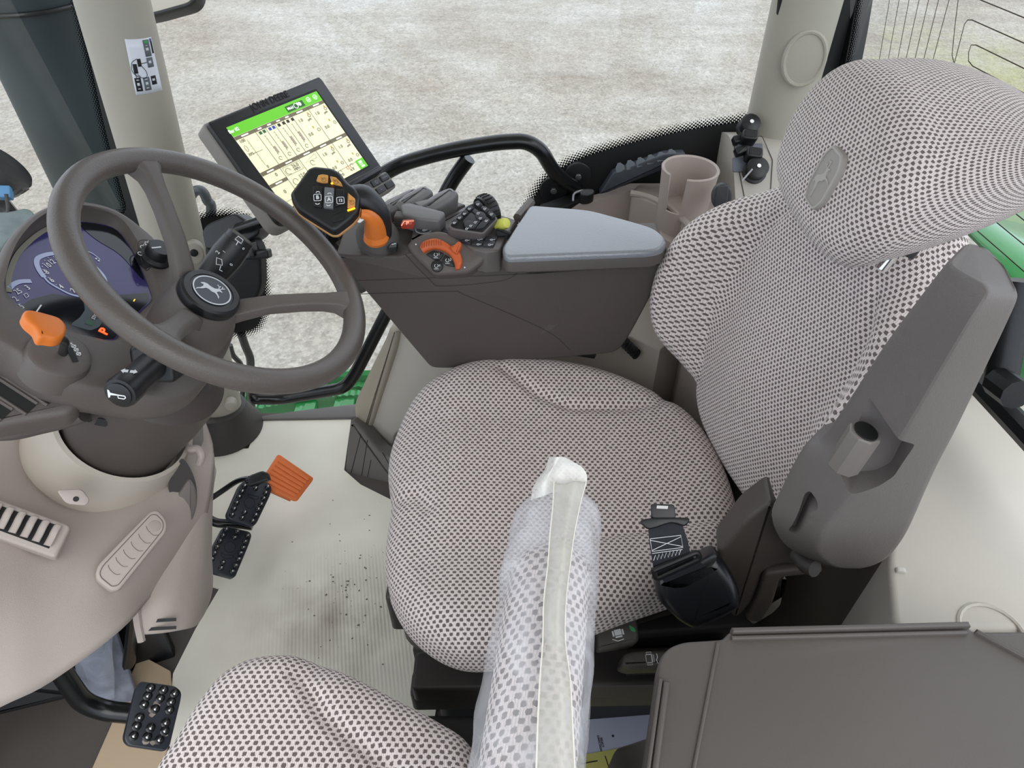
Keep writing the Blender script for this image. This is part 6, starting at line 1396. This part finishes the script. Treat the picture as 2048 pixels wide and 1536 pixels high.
# sticker on the front pillar, following its round surface
stk = thing('control_sticker', 'white pictogram sticker with black and grey key symbols on the front pillar', 'sticker', at(288, 135, 1.2))
dA = (A2 - A1).normalized(); 
def pill_pt(x, y, extra=.0008):
    """point on the pillar surface seen at an image position"""
    r = ray(x, y).normalized(); o_ = CAM; best = None; t0 = .6
    for k in range(2400):
        p = o_ + r * (t0 + k * .0006); s = (p - A1).dot(dA); q = p - (A1 + dA * s); rr = .058 + .008 * s / (A2 - A1).length
        e = PF1; ax_ = q.dot(e.ex) / rr; ay = q.dot(e.ey) / (rr * .85)
        if ax_ * ax_ + ay * ay <= (1 + extra / rr) ** 2: return p
    return None
TL, TR_, BR, BL = (249, 78), (302, 74), (325, 180), (272, 190)
def sq(u, v):
    x = (TL[0] * (1 - u) + TR_[0] * u) * (1 - v) + (BL[0] * (1 - u) + BR[0] * u) * v; y = (TL[1] * (1 - u) + TR_[1] * u) * (1 - v) + (BL[1] * (1 - u) + BR[1] * u) * v
    return (x, y - (1 - 4 * (u - .5) ** 2) * -2)
def patch(name, u0, v0, u1, v1, mt, parent, ex_, nu=10, nv=6):
    P = [[pill_pt(*sq(u0 + (u1 - u0) * i / nu, v0 + (v1 - v0) * j / nv), ex_) for i in range(nu + 1)] for j in range(nv + 1)]
    fl_ = [p for r in P for p in r]
    if any(p is None for p in fl_): return None
    m = nu + 1; n0 = len(fl_); fs = [(j * m + i, j * m + i + 1, (j + 1) * m + i + 1, (j + 1) * m + i) for j in range(nv) for i in range(nu)]
    o_ = mk(name, fl_, fs, mt, parent, 60); s = o_.modifiers.new('s', 'SOLIDIFY'); s.thickness = .0004; s.offset = 0; return o_
patch('sticker_sheet', 0, 0, 1, 1, mat('sticker_white', (226, 230, 238), .35), stk, .0008)
SG = mat('sticker_grey', (98, 104, 108), .5)
for (u0, v0, u1, v1, m_) in ((.66, .03, .88, .34, SG), (.66, .36, .88, .54, SG), (.06, .70, .30, .94, INK), (.38, .70, .62, .94, SG), (.68, .70, .86, .86, INK), (.30, .36, .44, .50, INK), (.10, .45, .26, .62, INK), (.93, .08, .985, .30, INK)): patch('key_block', u0, v0, u1, v1, m_, stk, .0014, 4, 4)
patch('green_key', .71, .045, .83, .10, GREENL, stk, .0020, 3, 3); patch('blue_key', .92, .02, .985, .08, mat('blue_key', (80, 84, 150), .5), stk, .0020, 3, 3)
for (u0, v0, u1, v1) in ((.13, .79, .23, .84), (.45, .79, .55, .84), (.13, .73, .23, .745), (.13, .89, .23, .905), (.45, .73, .55, .745), (.45, .89, .55, .905), (.72, .18, .82, .23), (.73, .13, .81, .14), (.72, .42, .82, .47), (.72, .75, .81, .79)): patch('key_print', u0, v0, u1, v1, mat('sticker_print', (210, 214, 220), .5), stk, .0020, 3, 3)
for L in ([(.30, .36), (.10, .42), (.03, .54), (.10, .63), (.30, .70)], [(.44, .50), (.56, .60), (.55, .69), (.40, .72), (.22, .64)], [(.14, .62), (.16, .70)], [(.44, .45), (.66, .44)]):
    P = [pill_pt(*sq(*q), .0018) for q in crs(L, 4, False)]
    if all(p is not None for p in P): tube('outline_stroke', P, .0005, INK, stk, 5)

# soil crumbs and scuffs on the cardboard
vs_, fs = [], []
for k in range(90):
    if k < 60: x, y = rnd.gauss(695, 40), rnd.gauss(1165, 50)
    else: x, y = rnd.uniform(560, 800), rnd.uniform(930, 1330)
    p = oZ(x, y, .0066); s = rnd.uniform(.0008, .0028) * (1 if k < 60 else .7); b = len(vs_)
    for q in ((1, 0, 0), (0, 1, 0), (-1, 0, 0), (0, -1, 0), (0, 0, .8)): vs_.append(p + V((q[0] * s * rnd.uniform(.5, 1.6), q[1] * s * rnd.uniform(.5, 1.4), q[2] * s)))
    fs += [(b, b + 1, b + 4), (b + 1, b + 2, b + 4), (b + 2, b + 3, b + 4), (b + 3, b, b + 4), (b, b + 3, b + 2, b + 1)]
cr = mk('soil_crumbs', vs_, fs, mat('soil', (112, 100, 88), .9), None, 0)
tag(cr, 'scattered dry soil crumbs on the cardboard beside the driver seat', 'soil', kind='stuff')
